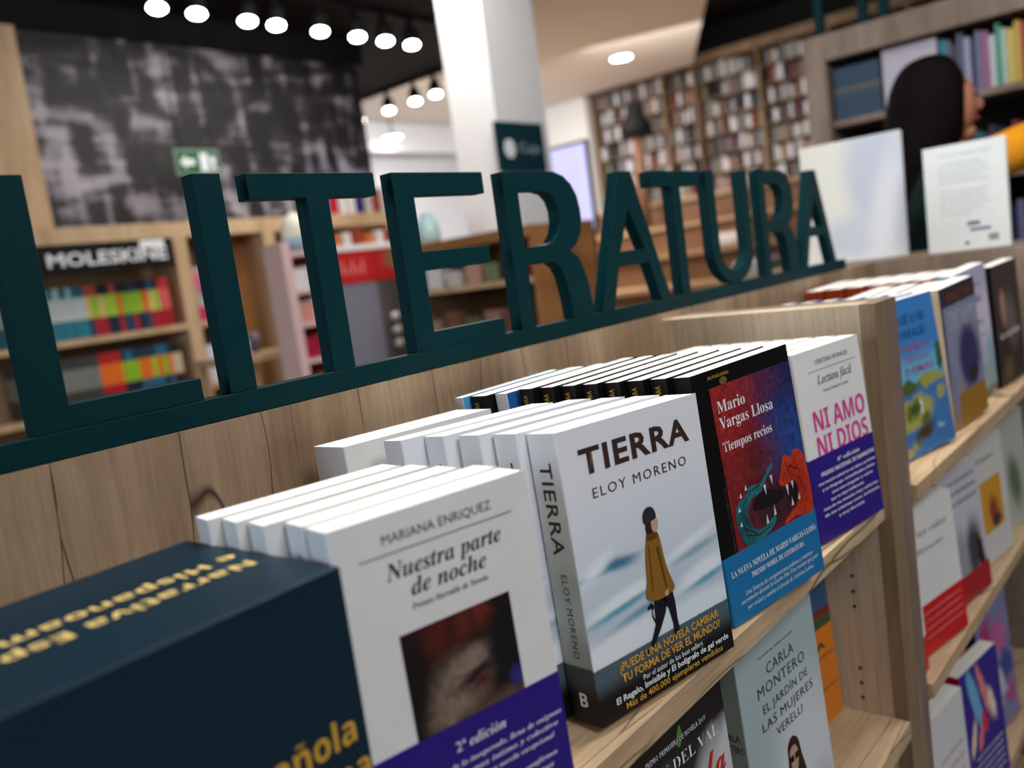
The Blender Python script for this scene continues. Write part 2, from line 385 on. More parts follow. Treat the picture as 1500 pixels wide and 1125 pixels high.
# white return wall at the far end, left of the tall shelves
struct(boxo('wall_return', 8.9, 9.35, 5.72, 7.6, -FLOOR, 2.3, WHITE))
bm = prism([(-1.0, 0.9), (2.6, 1.3), (3.6, 2.2), (5.05, 3.55), (5.05, 5.6), (-1.0, 5.6)], 1.95, 2.03, 'XY')
struct(mobj('trim_1', frombm(bm), mat('dark_ceiling_paint', L(22, 21, 24), 0.8, 0.2)))
bm = prism([(3.9, 1.16), (6.8, 2.99), (8.35, 3.93), (8.88, 4.25), (8.88, 7.55), (5.06, 7.55), (5.06, 3.5), (3.7, 2.15)], 2.30, 2.38, 'XY')
struct(mobj('trim_2', frombm(bm), mat('white_ceiling_paint', L(240, 232, 224), 0.8, 0.2)))
# tall white-framed beam on the far wall
struct(boxo('trim_3', 5.1, 8.88, 7.35, 7.59, 1.95, 2.29, mat('beam_white', L(222, 224, 230), 0.8, 0.2)))

# white column
colm = mat('column_white', L(240, 238, 238), 0.75, 0.2)
struct(boxo('column', 3.0, 3.36, 2.165, 2.43, -FLOOR, 2.29, colm))

# ================================================================== MAIN BOOKCASE
case = empty('bookcase', 'light oak display bookcase in the foreground with lettering sign along its top', 'bookcase', None, (0.2, 0.16, -FLOOR))
def cb(name, x0, x1, y0, y1, z0, z1, m, root, lab=None, bev=0.0):
    l = root.location
    o = box(name, x0 - l.x, x1 - l.x, y0 - l.y, y1 - l.y, z0 - l.z, z1 - l.z, m, root, bev)
    if lab: o['label'] = lab
    return o
cb('back_panel', -0.6, 1.103, 0.31, 0.330, -FLOOR, 0.2645, OAK_V, case)
bm = prism([(-0.6, 0.0), (1.103, 0.0165), (1.103, 0.3095), (-0.6, 0.3095)], -0.022, 0.0, 'XY'); me = frombm(bm)
o = mobj('shelf', me, OAK_H, case); o.location = -case.location
SHF2 = -0.2983
for z in (SHF2, -0.62):
    cb('shelf', -0.6, 1.1025, 0.0065, 0.3095, z - 0.024, z, OAK_H, case, None, 0.0008)
cb('plinth', -0.6, 1.1025, 0.03, 0.05, -FLOOR, -0.90, OAK_S, case); cb('shelf', -0.6, 1.1025, 0.0065, 0.3095, -0.90, -0.876, OAK_H, case)
cb('side_panel', 1.103, 1.145, 0.0265, 0.31, -FLOOR, 0.255, wood('oak_pale_side', L(208, 190, 166), L(180, 160, 136), L(70, 52, 40), 'Z', 1.0, False), case)
cb('edge_stile', 1.103, 1.145, 0.0075, 0.0260, -FLOOR, 0.255, wood('oak_stile', L(160, 136, 110), L(126, 104, 82), L(60, 44, 32), 'Z', 1.0, False), case)
bm = bmesh.new()      # shelf-pin holes, small dark recess discs in the side panel
for zc in (-0.105, -0.127, -0.148, -0.236, -0.257, -0.278):
    mtx = Matrix.Translation((1.1026, 0.066, zc)) @ Matrix.Rotation(math.pi / 2, 4, 'Y')
    bmesh.ops.create_cone(bm, cap_ends=True, segments=12, radius1=0.0022, radius2=0.0022, depth=0.0008, matrix=mtx)
o = mobj('pin_holes', frombm(bm), mat('hole_dark', L(20, 14, 12), 0.9, 0.1), case); o.location = -case.location

case2 = empty('bookcase', 'light oak bookcase bay beyond the divider, holding blue and lavender books', 'bookcase', None, (1.5, 0.16, -FLOOR))
cb('side_panel', 1.1455, 1.187, 0.0075, 0.31, -FLOOR, 0.255, OAK_G, case2)
cb('back_panel', 1.1035, 2.049, 0.3105, 0.330, -FLOOR, 0.2645, OAK_V, case2)
for z in (0.0, -0.285, -0.622, -0.88):
    cb('shelf', 1.1875, 2.049, 0.0, 0.3095, z - 0.022, z, OAK_H, case2, None, 0.0008)
# end unit turned across the row
case3 = empty('bookcase', 'grey-brown oak bookcase end standing across the end of the row', 'bookcase', None, (2.25, 0.1, -FLOOR))
cb('side_panel', 2.0500, 2.075, -0.62, 0.66, -FLOOR, 0.2425, OAK_G, case3)
cb('top_board', 2.0500, 2.36, -0.62, 0.66, 0.243, 0.2645, OAK_G, case3)
cb('side_panel', 2.34, 2.36, -0.62, 0.66, -FLOOR, 0.2425, OAK_G, case3)

# ================================================================== LETTER SIGN
ZB, Z1, Z3 = 0.2650, 0.2855, 0.4715; YS0, YS1 = 0.3115, 0.3290
sign = empty('letter_sign', 'dark teal letters spelling LITERATURA standing on a bar along the bookcase top', 'sign', None, (1.0, 0.32, ZB))
def letter(pts, holes=(), name='letter'):
    bm = prism(pts, YS0, YS1, 'XZ', holes)
    es = [e for e in bm.edges if e.is_manifold and abs(e.calc_face_angle(0)) > 0.8]
    bmesh.ops.bevel(bm, geom=es, offset=0.0005, segments=1, affect='EDGES')
    o = mobj(name, frombm(bm), TEAL, sign); o.location = -sign.location
    return o
def R4(x0, x1, z0, z1): return [(x0, z0), (x1, z0), (x1, z1), (x0, z1)]
letter(R4(-0.15, 1.872, ZB, Z1 - 0.0002), name='base_bar')
letter([(0.2365, Z1), (0.3705, Z1), (0.3705, 0.304), (0.2635, 0.304), (0.2635, Z3), (0.2365, Z3)])
letter(R4(0.3955, 0.4218, Z1, Z3))
def lt_T(x0, x1):
    c = (x0 + x1) / 2; return [(c - 0.013, Z1), (c + 0.013, Z1), (c + 0.013, 0.449), (x1, 0.449), (x1, Z3), (x0, Z3), (x0, 0.449), (c - 0.013, 0.449)]
letter(lt_T(0.4465, 0.5935))
letter([(0.6165, Z1), (0.759, Z1), (0.759, 0.304), (0.6448, 0.304), (0.6448, 0.369), (0.7505, 0.369), (0.7505, 0.389), (0.6448, 0.389), (0.6448, 0.4475), (0.7555, 0.4475), (0.7555, Z3), (0.6165, Z3)])
def arc(cx, cz, rx, rz, a0, a1, n=12): return [(cx + rx * math.cos(math.radians(a0 + (a1 - a0) * i / n)), cz + rz * math.sin(math.radians(a0 + (a1 - a0) * i / n))) for i in range(n + 1)]
def lt_R(x):
    # outer outline: stem foot, stem right, leg gap, leg, notch, bowl
    o = [(x, Z1), (x + 0.0265, Z1), (x + 0.0265, 0.3605), (x + 0.072, 0.3605)]
    o += [(x + 0.086, 0.3565), (x + 0.095, 0.346), (x + 0.100, 0.325), (x + 0.104, Z1), (x + 0.131, Z1)]
    o = [(x, Z1), (x + 0.0265, Z1), (x + 0.0265, 0.3605), (x + 0.078, 0.3600), (x + 0.090, 0.352), (x + 0.097, 0.340), (x + 0.1035, 0.310), (x + 0.1055, Z1), (x + 0.1525, Z1), (x + 0.1505, 0.300), (x + 0.1475, 0.325), (x + 0.141, 0.347), (x + 0.131, 0.363), (x + 0.1165, 0.3715)]
    o += [(x + 0.132, 0.380), (x + 0.143, 0.393), (x + 0.1478, 0.410), (x + 0.1478, 0.424), (x + 0.144, 0.441), (x + 0.134, 0.456), (x + 0.120, 0.466), (x + 0.100, Z3), (x, Z3)]
    h = [(x + 0.0265, 0.3815), (x + 0.0265, 0.4485), (x + 0.070, 0.4485), (x + 0.086, 0.445), (x + 0.096, 0.436), (x + 0.1005, 0.424), (x + 0.1005, 0.409), (x + 0.094, 0.395), (x + 0.082, 0.385), (x + 0.066, 0.3815)]
    return o, [h]
for x in (0.789,):
    o_, h_ = lt_R(x); letter(o_, h_)
def lt_A(x0, x1):
    c = (x0 + x1) / 2; W = (x1 - x0) / 2; lw = 0.029
    def xl(z): return x0 + (c - 0.016 - x0) * (z - Z1) / (Z3 - Z1)
    def xr(z): return x1 - (x1 - c - 0.016) * (z - Z1) / (Z3 - Z1)
    o = [(x0, Z1), (x0 + lw, Z1), (xl(0.342) + lw, 0.342), (xr(0.342) - lw, 0.342), (x1 - lw, Z1), (x1, Z1), (c + 0.016, Z3), (c - 0.016, Z3)]
    h = [(xl(0.362) + lw, 0.362), (c, 0.420), (xr(0.362) - lw, 0.362)]
    return o, [h]
o_, h_ = lt_A(0.960, 1.142); letter(o_, h_)
letter(lt_T(1.1165, 1.2620))
U = [(1.2875, Z3), (1.2875, 0.345)] + arc(1.3625, 0.345, 0.075, 0.0593, 180, 360, 14) + [(1.4375, Z3), (1.411, Z3), (1.411, 0.345)] + arc(1.3625, 0.345, 0.0485, 0.039, 0, -180, 12) + [(1.314, Z3)]
letter(U)
o_, h_ = lt_R(1.479); letter(o_, h_)
o_, h_ = lt_A(1.642, 1.822); letter(o_, h_)

# ================================================================== FOREGROUND SIGN BLOCK
blk = empty('category_block', 'dark teal section sign block with gold lettering, at the left end of the shelf', 'sign block')
M_BLK = mat('teal_block', L(3, 37, 52), 0.42, 0.32)
bm = bmesh.new(); bbox(bm, 0.0, 0.2785, 0.0, 0.158, 0.0, 0.2088, 0.0009); mobj('block_body', frombm(bm), M_BLK, blk)
blk.location = (-0.0040, 0.0235, 0.0006); blk.rotation_euler = (0, 0, math.radians(1.3))
lettering(blk, 'Narrativa Española', 0.2650, 0.073, 0.0700, 0.0125, PALEGOLD, 'bold', face='top', y=0.2091)
lettering(blk, 'e Hispanoamericana', 0.2690, 0.060, 0.0935, 0.0125, PALEGOLD, 'bold', face='top', y=0.2091)
lettering(blk, 'Narrativa Española', 0.078, 0.2705, 0.1110, 0.0160, GOLD, 'bold', face='front', y=-0.0003)
lettering(blk, 'e Hispanoamericana', 0.070, 0.2765, 0.0870, 0.0160, GOLD, 'bold', face='front', y=-0.0003)

# ================================================================== BOOK A: white novel, portrait picture, violet band
wA, hA, tA = 0.144, 0.2250, 0.0268
P_A = paint('cover_white_a', L(224, 224, 223), [], 0.42)
SP_A = mat('spine_cool_light_a', L(206, 216, 226), 0.42, 0.35)  # cool tint painted in for the bluish light on the spines
A = book('front white paperback with auburn-haired portrait and violet band', CREAM, SP_A, CREAM, wA, hA, tA, (0.383 * hA, NAVY), None)
lettering(A, 'MARIANA ENRIQUEZ', 0.231 * wA, 0.785 * wA, 0.922 * hA, 0.0058, INKG, 'sans', 0.0, 1.0)
polys('rule_line', [[(0.115 * wA, 0.8975 * hA), (0.89 * wA, 0.8975 * hA), (0.89 * wA, 0.8945 * hA), (0.115 * wA, 0.8945 * hA)]], INKG, A, -0.0004)
lettering(A, 'Nuestra parte', 0.222 * wA, 0.812 * wA, 0.825 * hA, 0.0100, INK, 'serifit')
lettering(A, 'de noche', 0.325 * wA, 0.712 * wA, 0.768 * hA, 0.0100, INK, 'serifit')
lettering(A, 'Premio Herralde de Novela', 0.315 * wA, 0.708 * wA, 0.731 * hA, 0.0036, INKG, 'serifit')
cxA, czA = 0.515 * wA, 0.528 * hA
PIC_A = paint('portrait_print', L(10, 8, 13), [
    ('e', cxA - 0.008, czA + 0.026, 0.040, 0.024, 0.1, 0.7, L(48, 15, 12)),
    ('e', cxA + 0.018, czA + 0.030, 0.007, 0.014, 0.5, 0.9, L(112, 40, 22)),
    ('e', cxA + 0.004, czA + 0.026, 0.006, 0.012, -0.3, 0.9, L(92, 32, 20)),
    ('e', cxA - 0.016, czA + 0.024, 0.009, 0.010, -0.5, 0.9, L(84, 26, 16)),
    ('e', cxA - 0.008, czA - 0.014, 0.026, 0.020, 0.45, 0.5, L(116, 98, 84)),
    ('e', cxA + 0.004, czA - 0.001, 0.016, 0.008, 0.3, 0.7, L(138, 120, 104)),
    ('e', cxA - 0.014, czA - 0.024, 0.014, 0.008, 0.2, 0.8, L(132, 110, 94)),
    ('e', cxA + 0.034, czA + 0.000, 0.014, 0.03, 0.1, 0.5, L(10, 10, 20)),
    ('e', cxA + 0.008, czA - 0.0085, 0.015, 0.0038, 0.30, 0.7, L(36, 22, 26)),
    ('e', cxA + 0.010, czA - 0.0150, 0.008, 0.0036, 0.2, 0.8, L(84, 34, 36)),
    ('e', cxA - 0.040, czA - 0.004, 0.013, 0.034, -0.2, 0.5, L(22, 8, 11)),
    ('e', cxA + 0.012, czA - 0.040, 0.050, 0.012, 0.12, 0.4, L(92, 70, 52)),
    ('e', cxA + 0.037, czA - 0.021, 0.005, 0.006, 0.0, 0.5, L(40, 48, 130))], 0.5, 0.010, 90, 0.35, 0.5)
o = polys('portrait_picture', [R4(0.232 * wA, 0.803 * wA, 0.3835 * hA, 0.676 * hA)], PIC_A, A, -0.00035); o['label'] = 'dark picture of a red-haired face'
lettering(A, '2ª edición', 0.400 * wA, 0.668 * wA, 0.305 * hA, 0.0062, INKW, 'serifit', y=-0.0008)
for i, s in enumerate(('Un retrato de lo inesperado, llena de enigmas', 'del horror más íntimo y colectivo', 'que atraviesa una novela excepcional')):
    lettering(A, s, (0.16 + 0.06 * i) * wA, (0.98 - 0.03 * i) * wA, (0.262 - 0.030 * i) * hA, 0.0034, INKW, 'serifit', y=-0.0008, res=1)
for i, s in enumerate(('Una novela poderosa que confirma', 'a una autora mayor de las letras')):
    lettering(A, s, (0.18 + 0.06 * i) * wA, (0.92 - 0.03 * i) * wA, (0.150 - 0.030 * i) * hA, 0.0034, INKW, 'serifit', y=-0.0008, res=1)
lettering(A, 'Mariana Enriquez', 0.208, 0.150, 0.0085, 0.0040, INK, 'serifit', face='spine', y=-0.0002, res=1)
pose(A, 0.2743, 0.0321, 0, -0.1988, 0.0388, 0.0008, wA, tA)
acop = book('x', CREAM, SP_A, CREAM, wA, hA, tA - 0.0018, (0.383 * hA, NAVY), 'white paperbacks stacked behind the portrait novel')
lettering(acop, 'Mariana Enriquez', 0.208, 0.150, 0.0085, 0.0040, INK, 'serifit', face='spine', y=-0.0002, res=1)
AX = [(0.2784, 0.0595), (0.2714, 0.0885), (0.2706, 0.1172), (0.2676, 0.1447)]
for i, (x, y) in enumerate(AX):
    o = acop if i == 0 else copy_tree(acop)
    o['label'] = f'{ORD[i]} white copy behind the portrait novel, counting back towards the panel'
    pose(o, x, y, 0, -0.1988 + 0.002 * i, 0.0388, 0.0008, wA, tA)

# ================================================================== BOOK B: white novel with walker in a mustard coat
wB, hB, tB = 0.1720, 0.2277, 0.0320
sx, sz = wB, hB
P_B = paint('cover_arctic', L(222, 224, 230), [
    ('z', -0.01, 0.62 * sz, 0.05, L(204, 212, 222)), ('z', -0.01, 0.42 * sz, 0.03, L(186, 200, 212)),
    ('e', 0.15 * sx, 0.50 * sz, 0.040, 0.0022, 0.05, 0.9, L(120, 160, 180)), ('e', 0.26 * sx, 0.505 * sz, 0.020, 0.0045, -0.1, 0.9, L(70, 120, 150)),
    ('e', 0.12 * sx, 0.52 * sz, 0.018, 0.006, 0.4, 0.8, L(228, 236, 242)),
    ('e', 0.80 * sx, 0.47 * sz, 0.040, 0.004, 0.2, 0.9, L(226, 234, 240)), ('e', 0.82 * sx, 0.43 * sz, 0.030, 0.003, 0.1, 0.9, L(140, 172, 188)),
    ('e', 0.26 * sx, 0.38 * sz, 0.045, 0.0065, 0.12, 0.6, L(228, 236, 240)), ('e', 0.25 * sx, 0.352 * sz, 0.040, 0.0028, 0.1, 0.8, L(96, 160, 178)),
    ('e', 0.85 * sx, 0.34 * sz, 0.038, 0.0085, 0.15, 0.6, L(230, 236, 242)), ('e', 0.88 * sx, 0.31 * sz, 0.030, 0.003, 0.1, 0.8, L(100, 164, 182)),
    ('e', 0.30 * sx, 0.30 * sz, 0.040, 0.0035, 0.15, 0.8, L(92, 152, 172)), ('e', 0.20 * sx, 0.235 * sz, 0.060, 0.012, 0.05, 0.5, L(226, 232, 238)),
    ('e', 0.75 * sx, 0.225 * sz, 0.070, 0.010, 0.02, 0.5, L(220, 228, 236)),
    ('z', -0.01, 0.192 * sz, 0.0006, L(76, 92, 102)), ('z', -0.01, 0.115 * sz, 0.010, L(20, 20, 24)), ('z', -0.01, 0.07 * sz, 0.012, L(10, 9, 11))], 0.36, 0.0014, 150)
P_Bs = paint('spine_arctic', L(206, 210, 216), [('z', -0.01, 0.70 * sz, 0.03, L(176, 182, 184)), ('z', -0.01, 0.50 * sz, 0.02, L(150, 158, 160)),
    ('z', 0.30 * sz, 0.44 * sz, 0.02, L(176, 188, 190)), ('z', -0.01, 0.20 * sz, 0.001, L(60, 70, 76)), ('z', -0.01, 0.125 * sz, 0.008, L(16, 15, 18))], 0.38)
B = book('white paperback showing a walker in a mustard coat among ice, front of its stack', P_B, P_Bs, CREAM, wB, hB, tB)
lettering(B, 'TIERRA', 0.118 * wB, 0.895 * wB, 0.838 * hB, 0.0188, INKB, 'sans', 0.030, 1.12)
lettering(B, 'ELOY MORENO', 0.170 * wB, 0.842 * wB, 0.750 * hB, 0.0078, INKB, 'sans', 0.0, 1.25)
Yb = -0.0006
def U_(pts): return [(a * wB, c * hB) for a, c in pts]
w1 = mat('art_coat', L(140, 98, 34), 0.6, 0.2); w2 = mat('art_trousers', L(22, 22, 30), 0.6, 0.2); w3 = mat('art_hat', L(44, 44, 50), 0.6, 0.2); w4 = mat('art_skin', L(196, 158, 134), 0.6, 0.2)
w5 = mat('art_coat_shade', L(96, 64, 22), 0.6, 0.2)
fig = polys('printed_walker', [smooth_loop(U_([(0.480, 0.560), (0.455, 0.525), (0.438, 0.470), (0.425, 0.400), (0.405, 0.345), (0.455, 0.322), (0.530, 0.318), (0.600, 0.327), (0.612, 0.345), (0.585, 0.400), (0.570, 0.460), (0.562, 0.520), (0.545, 0.556)]), 3)], w1, B, Yb); fig['label'] = 'mustard coat of the printed walker'
polys('printed_coat_folds', [U_([(0.470, 0.520), (0.478, 0.520), (0.462, 0.360), (0.450, 0.350)]), U_([(0.520, 0.500), (0.545, 0.505), (0.560, 0.345), (0.545, 0.350), (0.535, 0.430)]), U_([(0.47, 0.560), (0.545, 0.556), (0.548, 0.538), (0.50, 0.532), (0.462, 0.540)])], w5, B, Yb - 0.00008)
polys('printed_legs', [U_([(0.455, 0.330), (0.560, 0.328), (0.520, 0.262), (0.470, 0.215), (0.395, 0.158), (0.350, 0.150), (0.345, 0.160), (0.385, 0.178), (0.440, 0.240)]), U_([(0.500, 0.330), (0.592, 0.328), (0.600, 0.280), (0.598, 0.225), (0.604, 0.170), (0.590, 0.160), (0.560, 0.163), (0.562, 0.215), (0.548, 0.270)])], w2, B, Yb + 0.00005)
polys('printed_hat', [smooth_loop(U_([(0.470, 0.598), (0.465, 0.630), (0.492, 0.651), (0.532, 0.650), (0.553, 0.632), (0.556, 0.606), (0.520, 0.600)]), 3)], w3, B, Yb - 0.00005)
polys('printed_face', [smooth_loop(U_([(0.520, 0.603), (0.556, 0.606), (0.568, 0.588), (0.560, 0.575), (0.556, 0.562), (0.530, 0.556), (0.515, 0.575)]), 3), U_([(0.535, 0.335), (0.565, 0.340), (0.56, 0.318), (0.54, 0.318)])], w4, B, Yb - 0.00003)
polys('printed_neck_hair', [smooth_loop(U_([(0.480, 0.552), (0.478, 0.600), (0.530, 0.606), (0.532, 0.560)]), 3)], mat('art_hair', L(52, 30, 26), 0.6, 0.2), B, Yb - 0.00002)
polys('printed_strap', [U_([(0.425, 0.318), (0.432, 0.318), (0.425, 0.270), (0.440, 0.243), (0.458, 0.243), (0.458, 0.250), (0.444, 0.251), (0.434, 0.272)]), U_([(0.40, 0.31), (0.43, 0.322), (0.45, 0.305), (0.44, 0.292), (0.425, 0.302), (0.405, 0.30)])], w2, B, Yb)
OR = mat('ink_ochre', L(214, 160, 62), 0.6, 0.2)
lettering(B, '¿PUEDE UNA NOVELA CAMBIAR', 0.155 * wB, 0.905 * wB, 0.148 * hB, 0.0062, OR, 'sans', 0.022, 1.0, y=-0.0009)
lettering(B, 'TU FORMA DE VER EL MUNDO?', 0.165 * wB, 0.905 * wB, 0.108 * hB, 0.0062, OR, 'sans', 0.022, 1.0, y=-0.0009)
lettering(B, 'Por el autor de los best sellers', 0.300 * wB, 0.750 * wB, 0.077 * hB, 0.0044, INKW, 'sans', 0.0, 1.0, y=-0.0009)
lettering(B, 'El Regalo, Invisible y El bolígrafo de gel verde', 0.106 * wB, 0.956 * wB, 0.048 * hB, 0.0048, INKW, 'sans', 0.018, 1.0, y=-0.0009)
lettering(B, 'Más de 400.000 ejemplares vendidos', 0.163 * wB, 0.898 * wB, 0.016 * hB, 0.0050, OR, 'sans', 0.008, 1.0, y=-0.0009)
lettering(B, 'TIERRA', 0.205, 0.133, tB * 0.30, 0.0125, INKB, 'sans', 0.010, 1.1, face='spine', y=-0.0003)
lettering(B, 'ELOY MORENO', 0.118, 0.052, tB * 0.38, 0.0062, INKG, 'sans', 0.0, 1.15, face='spine', y=-0.0003)
# publisher mark: a bold B standing upright at the spine foot
me = rawtext('B', 'bold'); 
for v in me.vertices: v.co = (-0.0003, tB * 0.66 - v.co.x * 0.0155, 0.0135 + v.co.y * 0.0155)
me.materials.append(INKW); mobj('lettering', me, None, B)
pose(B, 0.4830, 0.0281, 0, -0.1399, 0.0645, -0.0200, wB, tB)
bcop = book('x', P_B, P_Bs, CREAM, wB, hB, tB - 0.0045, None, 'white paperbacks stacked behind the mustard-coat cover')
lettering(bcop, 'TIERRA', 0.205, 0.133, tB * 0.30, 0.0125, INKB, 'sans', 0.010, 1.1, face='spine', y=-0.0003)
BX = [(0.4790, 0.0625), (0.4725, 0.0945), (0.4660, 0.1280), (0.4485, 0.1590), (0.4400, 0.1915), (0.4360, 0.2250), (0.4370, 0.2590)]
for i, (x, y) in enumerate(BX[:4]):
    o = bcop if i == 0 else copy_tree(bcop)
    o['label'] = f'{ORD[i]} white copy behind the mustard-coat walker cover, counting back'
    pose(o, x, y, 0, -0.1399, 0.0645, -0.0200, wB, tB)
B2 = book('thick plain white paperback last in the row behind the mustard-coat cover, against the panel', CREAM, BLUEW, CREAM, wB - 0.004, hB - 0.002, 0.0500)
pose(B2, 0.4355, 0.2190, 0, -0.10, 0.040, -0.012, wB, 0.05)

# ================================================================== BOOK C: black-framed novel with red and blue picture
wC, hC, tC = 0.1560, 0.2386, 0.0205
C_ = book('black-framed novel with red and teal beast heads and blue band, front of its stack', CBLACK, CBLACK, CBLACK, wC, hC, tC, (0.272 * hC, BAND_B))
def W_(pts): return [(a * wC, c * hC) for a, c in pts]
PIC_C = paint('painted_red_blue', L(138, 26, 34), [
    ('e', 0.92 * wC, 0.80 * hC, 0.050, 0.090, 0.25, 0.6, L(30, 34, 88)), ('e', 0.86 * wC, 0.60 * hC, 0.045, 0.040, 0.3, 0.7, L(34, 70, 140)),
    ('e', 0.50 * wC, 0.90 * hC, 0.030, 0.016, -0.3, 0.9, L(150, 44, 48)), ('e', 0.42 * wC, 0.60 * hC, 0.040, 0.020, 0.1, 0.9, L(96, 28, 34)),
    ('e', 0.70 * wC, 0.88 * hC, 0.020, 0.02, 0.4, 0.9, L(80, 34, 80)), ('e', 0.60 * wC, 0.38 * hC, 0.05, 0.03, 0.2, 0.6, L(64, 26, 44)),
    ('e', 0.22 * wC, 0.80 * hC, 0.02, 0.05, 0.2, 0.9, L(160, 36, 36))], 0.5, 0.030, 55, 0.35, 0.75)
o = polys('cover_picture', [W_([(0.150, 0.272), (0.999, 0.272), (0.999, 0.930), (0.150, 0.930)])], PIC_C, C_, -0.0003)
tealm = paint('art_teal', L(24, 118, 122), [('e', 0.25 * wC, 0.36 * hC, 0.02, 0.02, 0.2, 0.9, L(18, 84, 92))], 0.5, 0.01, 90, 0.35, 0.6)
orm = paint('art_orange', L(206, 62, 22), [('e', 0.85 * wC, 0.40 * hC, 0.02, 0.03, 0.2, 0.9, L(170, 36, 18))], 0.5, 0.02, 120, 0.35, 0.5)
polys('printed_beast', [smooth_loop(W_([(0.62, 0.545), (0.56, 0.53), (0.47, 0.49), (0.36, 0.50), (0.30, 0.465), (0.22, 0.455), (0.185, 0.40), (0.20, 0.33), (0.25, 0.275), (0.36, 0.272), (0.50, 0.285), (0.57, 0.315), (0.56, 0.335), (0.47, 0.315), (0.38, 0.315), (0.32, 0.35), (0.31, 0.40), (0.36, 0.445), (0.46, 0.455), (0.55, 0.50), (0.63, 0.535)]), 3)], tealm, C_, -0.0005)
polys('printed_beast_red', [smooth_loop(W_([(0.70, 0.49), (0.76, 0.555), (0.83, 0.535), (0.90, 0.56), (0.985, 0.50), (0.985, 0.275), (0.80, 0.285), (0.66, 0.275), (0.70, 0.30), (0.82, 0.33), (0.86, 0.38), (0.85, 0.425), (0.80, 0.435), (0.72, 0.43), (0.665, 0.45)]), 3)], orm, C_, -0.00052)
polys('printed_mouth', [smooth_loop(W_([(0.40, 0.44), (0.52, 0.455), (0.62, 0.435), (0.68, 0.425), (0.69, 0.39), (0.60, 0.375), (0.45, 0.385), (0.36, 0.40)]), 3), smooth_loop(W_([(0.78, 0.425), (0.84, 0.42), (0.855, 0.385), (0.82, 0.345), (0.76, 0.34), (0.74, 0.38)]), 3)], mat('art_dark', L(26, 12, 22), 0.6, 0.2), C_, -0.00045)
teeth = []
for (x, z, d, s) in ((0.50, 0.475, -1, 0.045), (0.58, 0.50, -1, 0.04), (0.56, 0.335, 1, 0.045), (0.47, 0.318, 1, 0.040), (0.73, 0.43, -1, 0.05), (0.79, 0.435, -1, 0.035), (0.76, 0.335, 1, 0.035), (0.84, 0.345, 1, 0.030), (0.215, 0.42, 1, 0.02), (0.21, 0.36, 1, 0.02), (0.25, 0.47, 1, 0.02), (0.31, 0.49, 1, 0.022)):
    teeth.append(W_([(x, z), (x + 0.026, z), (x + 0.016, z + d * s)]))
polys('printed_teeth', teeth, mat('art_ivory', L(214, 216, 208), 0.6, 0.2), C_, -0.00058)
strokes = []
for pts in (((0.47, 0.485), (0.36, 0.475), (0.27, 0.435), (0.235, 0.37), (0.27, 0.31), (0.38, 0.29), (0.50, 0.30)), ((0.55, 0.52), (0.44, 0.475)), ((0.26, 0.40), (0.31, 0.33)), ((0.245, 0.345), (0.36, 0.30)), ((0.72, 0.47), (0.80, 0.50), (0.88, 0.47)), ((0.88, 0.44), (0.93, 0.37), (0.90, 0.30)), ((0.76, 0.52), (0.80, 0.46)), ((0.86, 0.52), (0.90, 0.45))):
    for (a0, b0), (a1, b1) in zip(pts, pts[1:]):
        strokes.append(W_([(a0, b0), (a1, b1), (a1 + 0.004, b1 + 0.0045), (a0 + 0.004, b0 + 0.0045)]))
for i in range(16):
    a0 = 0.30 + 0.012 * i * 1.4; strokes.append(W_([(a0, 0.488 + 0.0015 * i), (a0 + 0.005, 0.487 + 0.0015 * i), (a0 - 0.004, 0.515 + 0.0012 * i)]))
polys('printed_lines', strokes, mat('art_spot', L(40, 12, 14), 0.6, 0.2), C_, -0.00056)
spots = []
for i in range(46):
    x, z = random.uniform(0.70, 0.97), random.uniform(0.29, 0.53)
    if 0.73 < x < 0.87 and 0.33 < z < 0.44: continue
    spots.append(W_([(x, z), (x + 0.010, z + 0.002), (x + 0.004, z + 0.008)]))
polys('printed_spots', spots, mat('art_spot', L(60, 16, 14), 0.6, 0.2), C_, -0.0006)
lettering(C_, 'ALFAGUARA', 0.15 * wC, 0.36 * wC, 0.985 * hC - 0.005, 0.0030, GOLD, 'thin', face='front', y=-0.0004, res=1)
lettering(C_, 'Mario', 0.195 * wC, 0.470 * wC, 0.825 * hC, 0.0110, INKW, 'serif', -0.006)
lettering(C_, 'Vargas Llosa', 0.192 * wC, 0.742 * wC, 0.760 * hC, 0.0110, INKW, 'serif', -0.006)
lettering(C_, 'Tiempos recios', 0.184 * wC, 0.692 * wC, 0.670 * hC, 0.0092, INKW, 'serif', -0.006)
lettering(C_, 'LA NUEVA NOVELA DE MARIO VARGAS LLOSA', 0.045 * wC, 0.975 * wC, 0.187 * hC, 0.0058, INKW, 'serif', -0.004, y=-0.0008)
lettering(C_, 'PREMIO NOBEL DE LITERATURA', 0.235 * wC, 0.815 * wC, 0.147 * hC, 0.0050, INKW, 'serif', -0.004, y=-0.0008)
lettering(C_, 'Una historia de conspiraciones políticas e intereses', 0.150 * wC, 0.890 * wC, 0.094 * hC, 0.0042, INKW, 'italic', y=-0.0008)
lettering(C_, 'encontrados durante la Guerra Fría. Una mentira que pasó', 0.090 * wC, 0.945 * wC, 0.068 * hC, 0.0042, INKW, 'italic', y=-0.0008)
lettering(C_, 'por verdad y cambió el devenir de América Latina.', 0.140 * wC, 0.880 * wC, 0.037 * hC, 0.0042, INKW, 'italic', y=-0.0008)
me_e = [(0.295 * wC + 0.0058 * math.cos(a), 0.9445 * hC + 0.0036 * math.sin(a)) for a in [i * math.pi / 8 for i in range(16)]]
o = poly('printed_emblem', me_e, mat('ink_bronze', L(120, 84, 48), 0.6, 0.3), C_, -0.0004); o.location = (0, 0, 0.0)
mm = rawtext('PREMIO NOBEL DE LITERATURA', 'sans', 0, 1.0, 1)
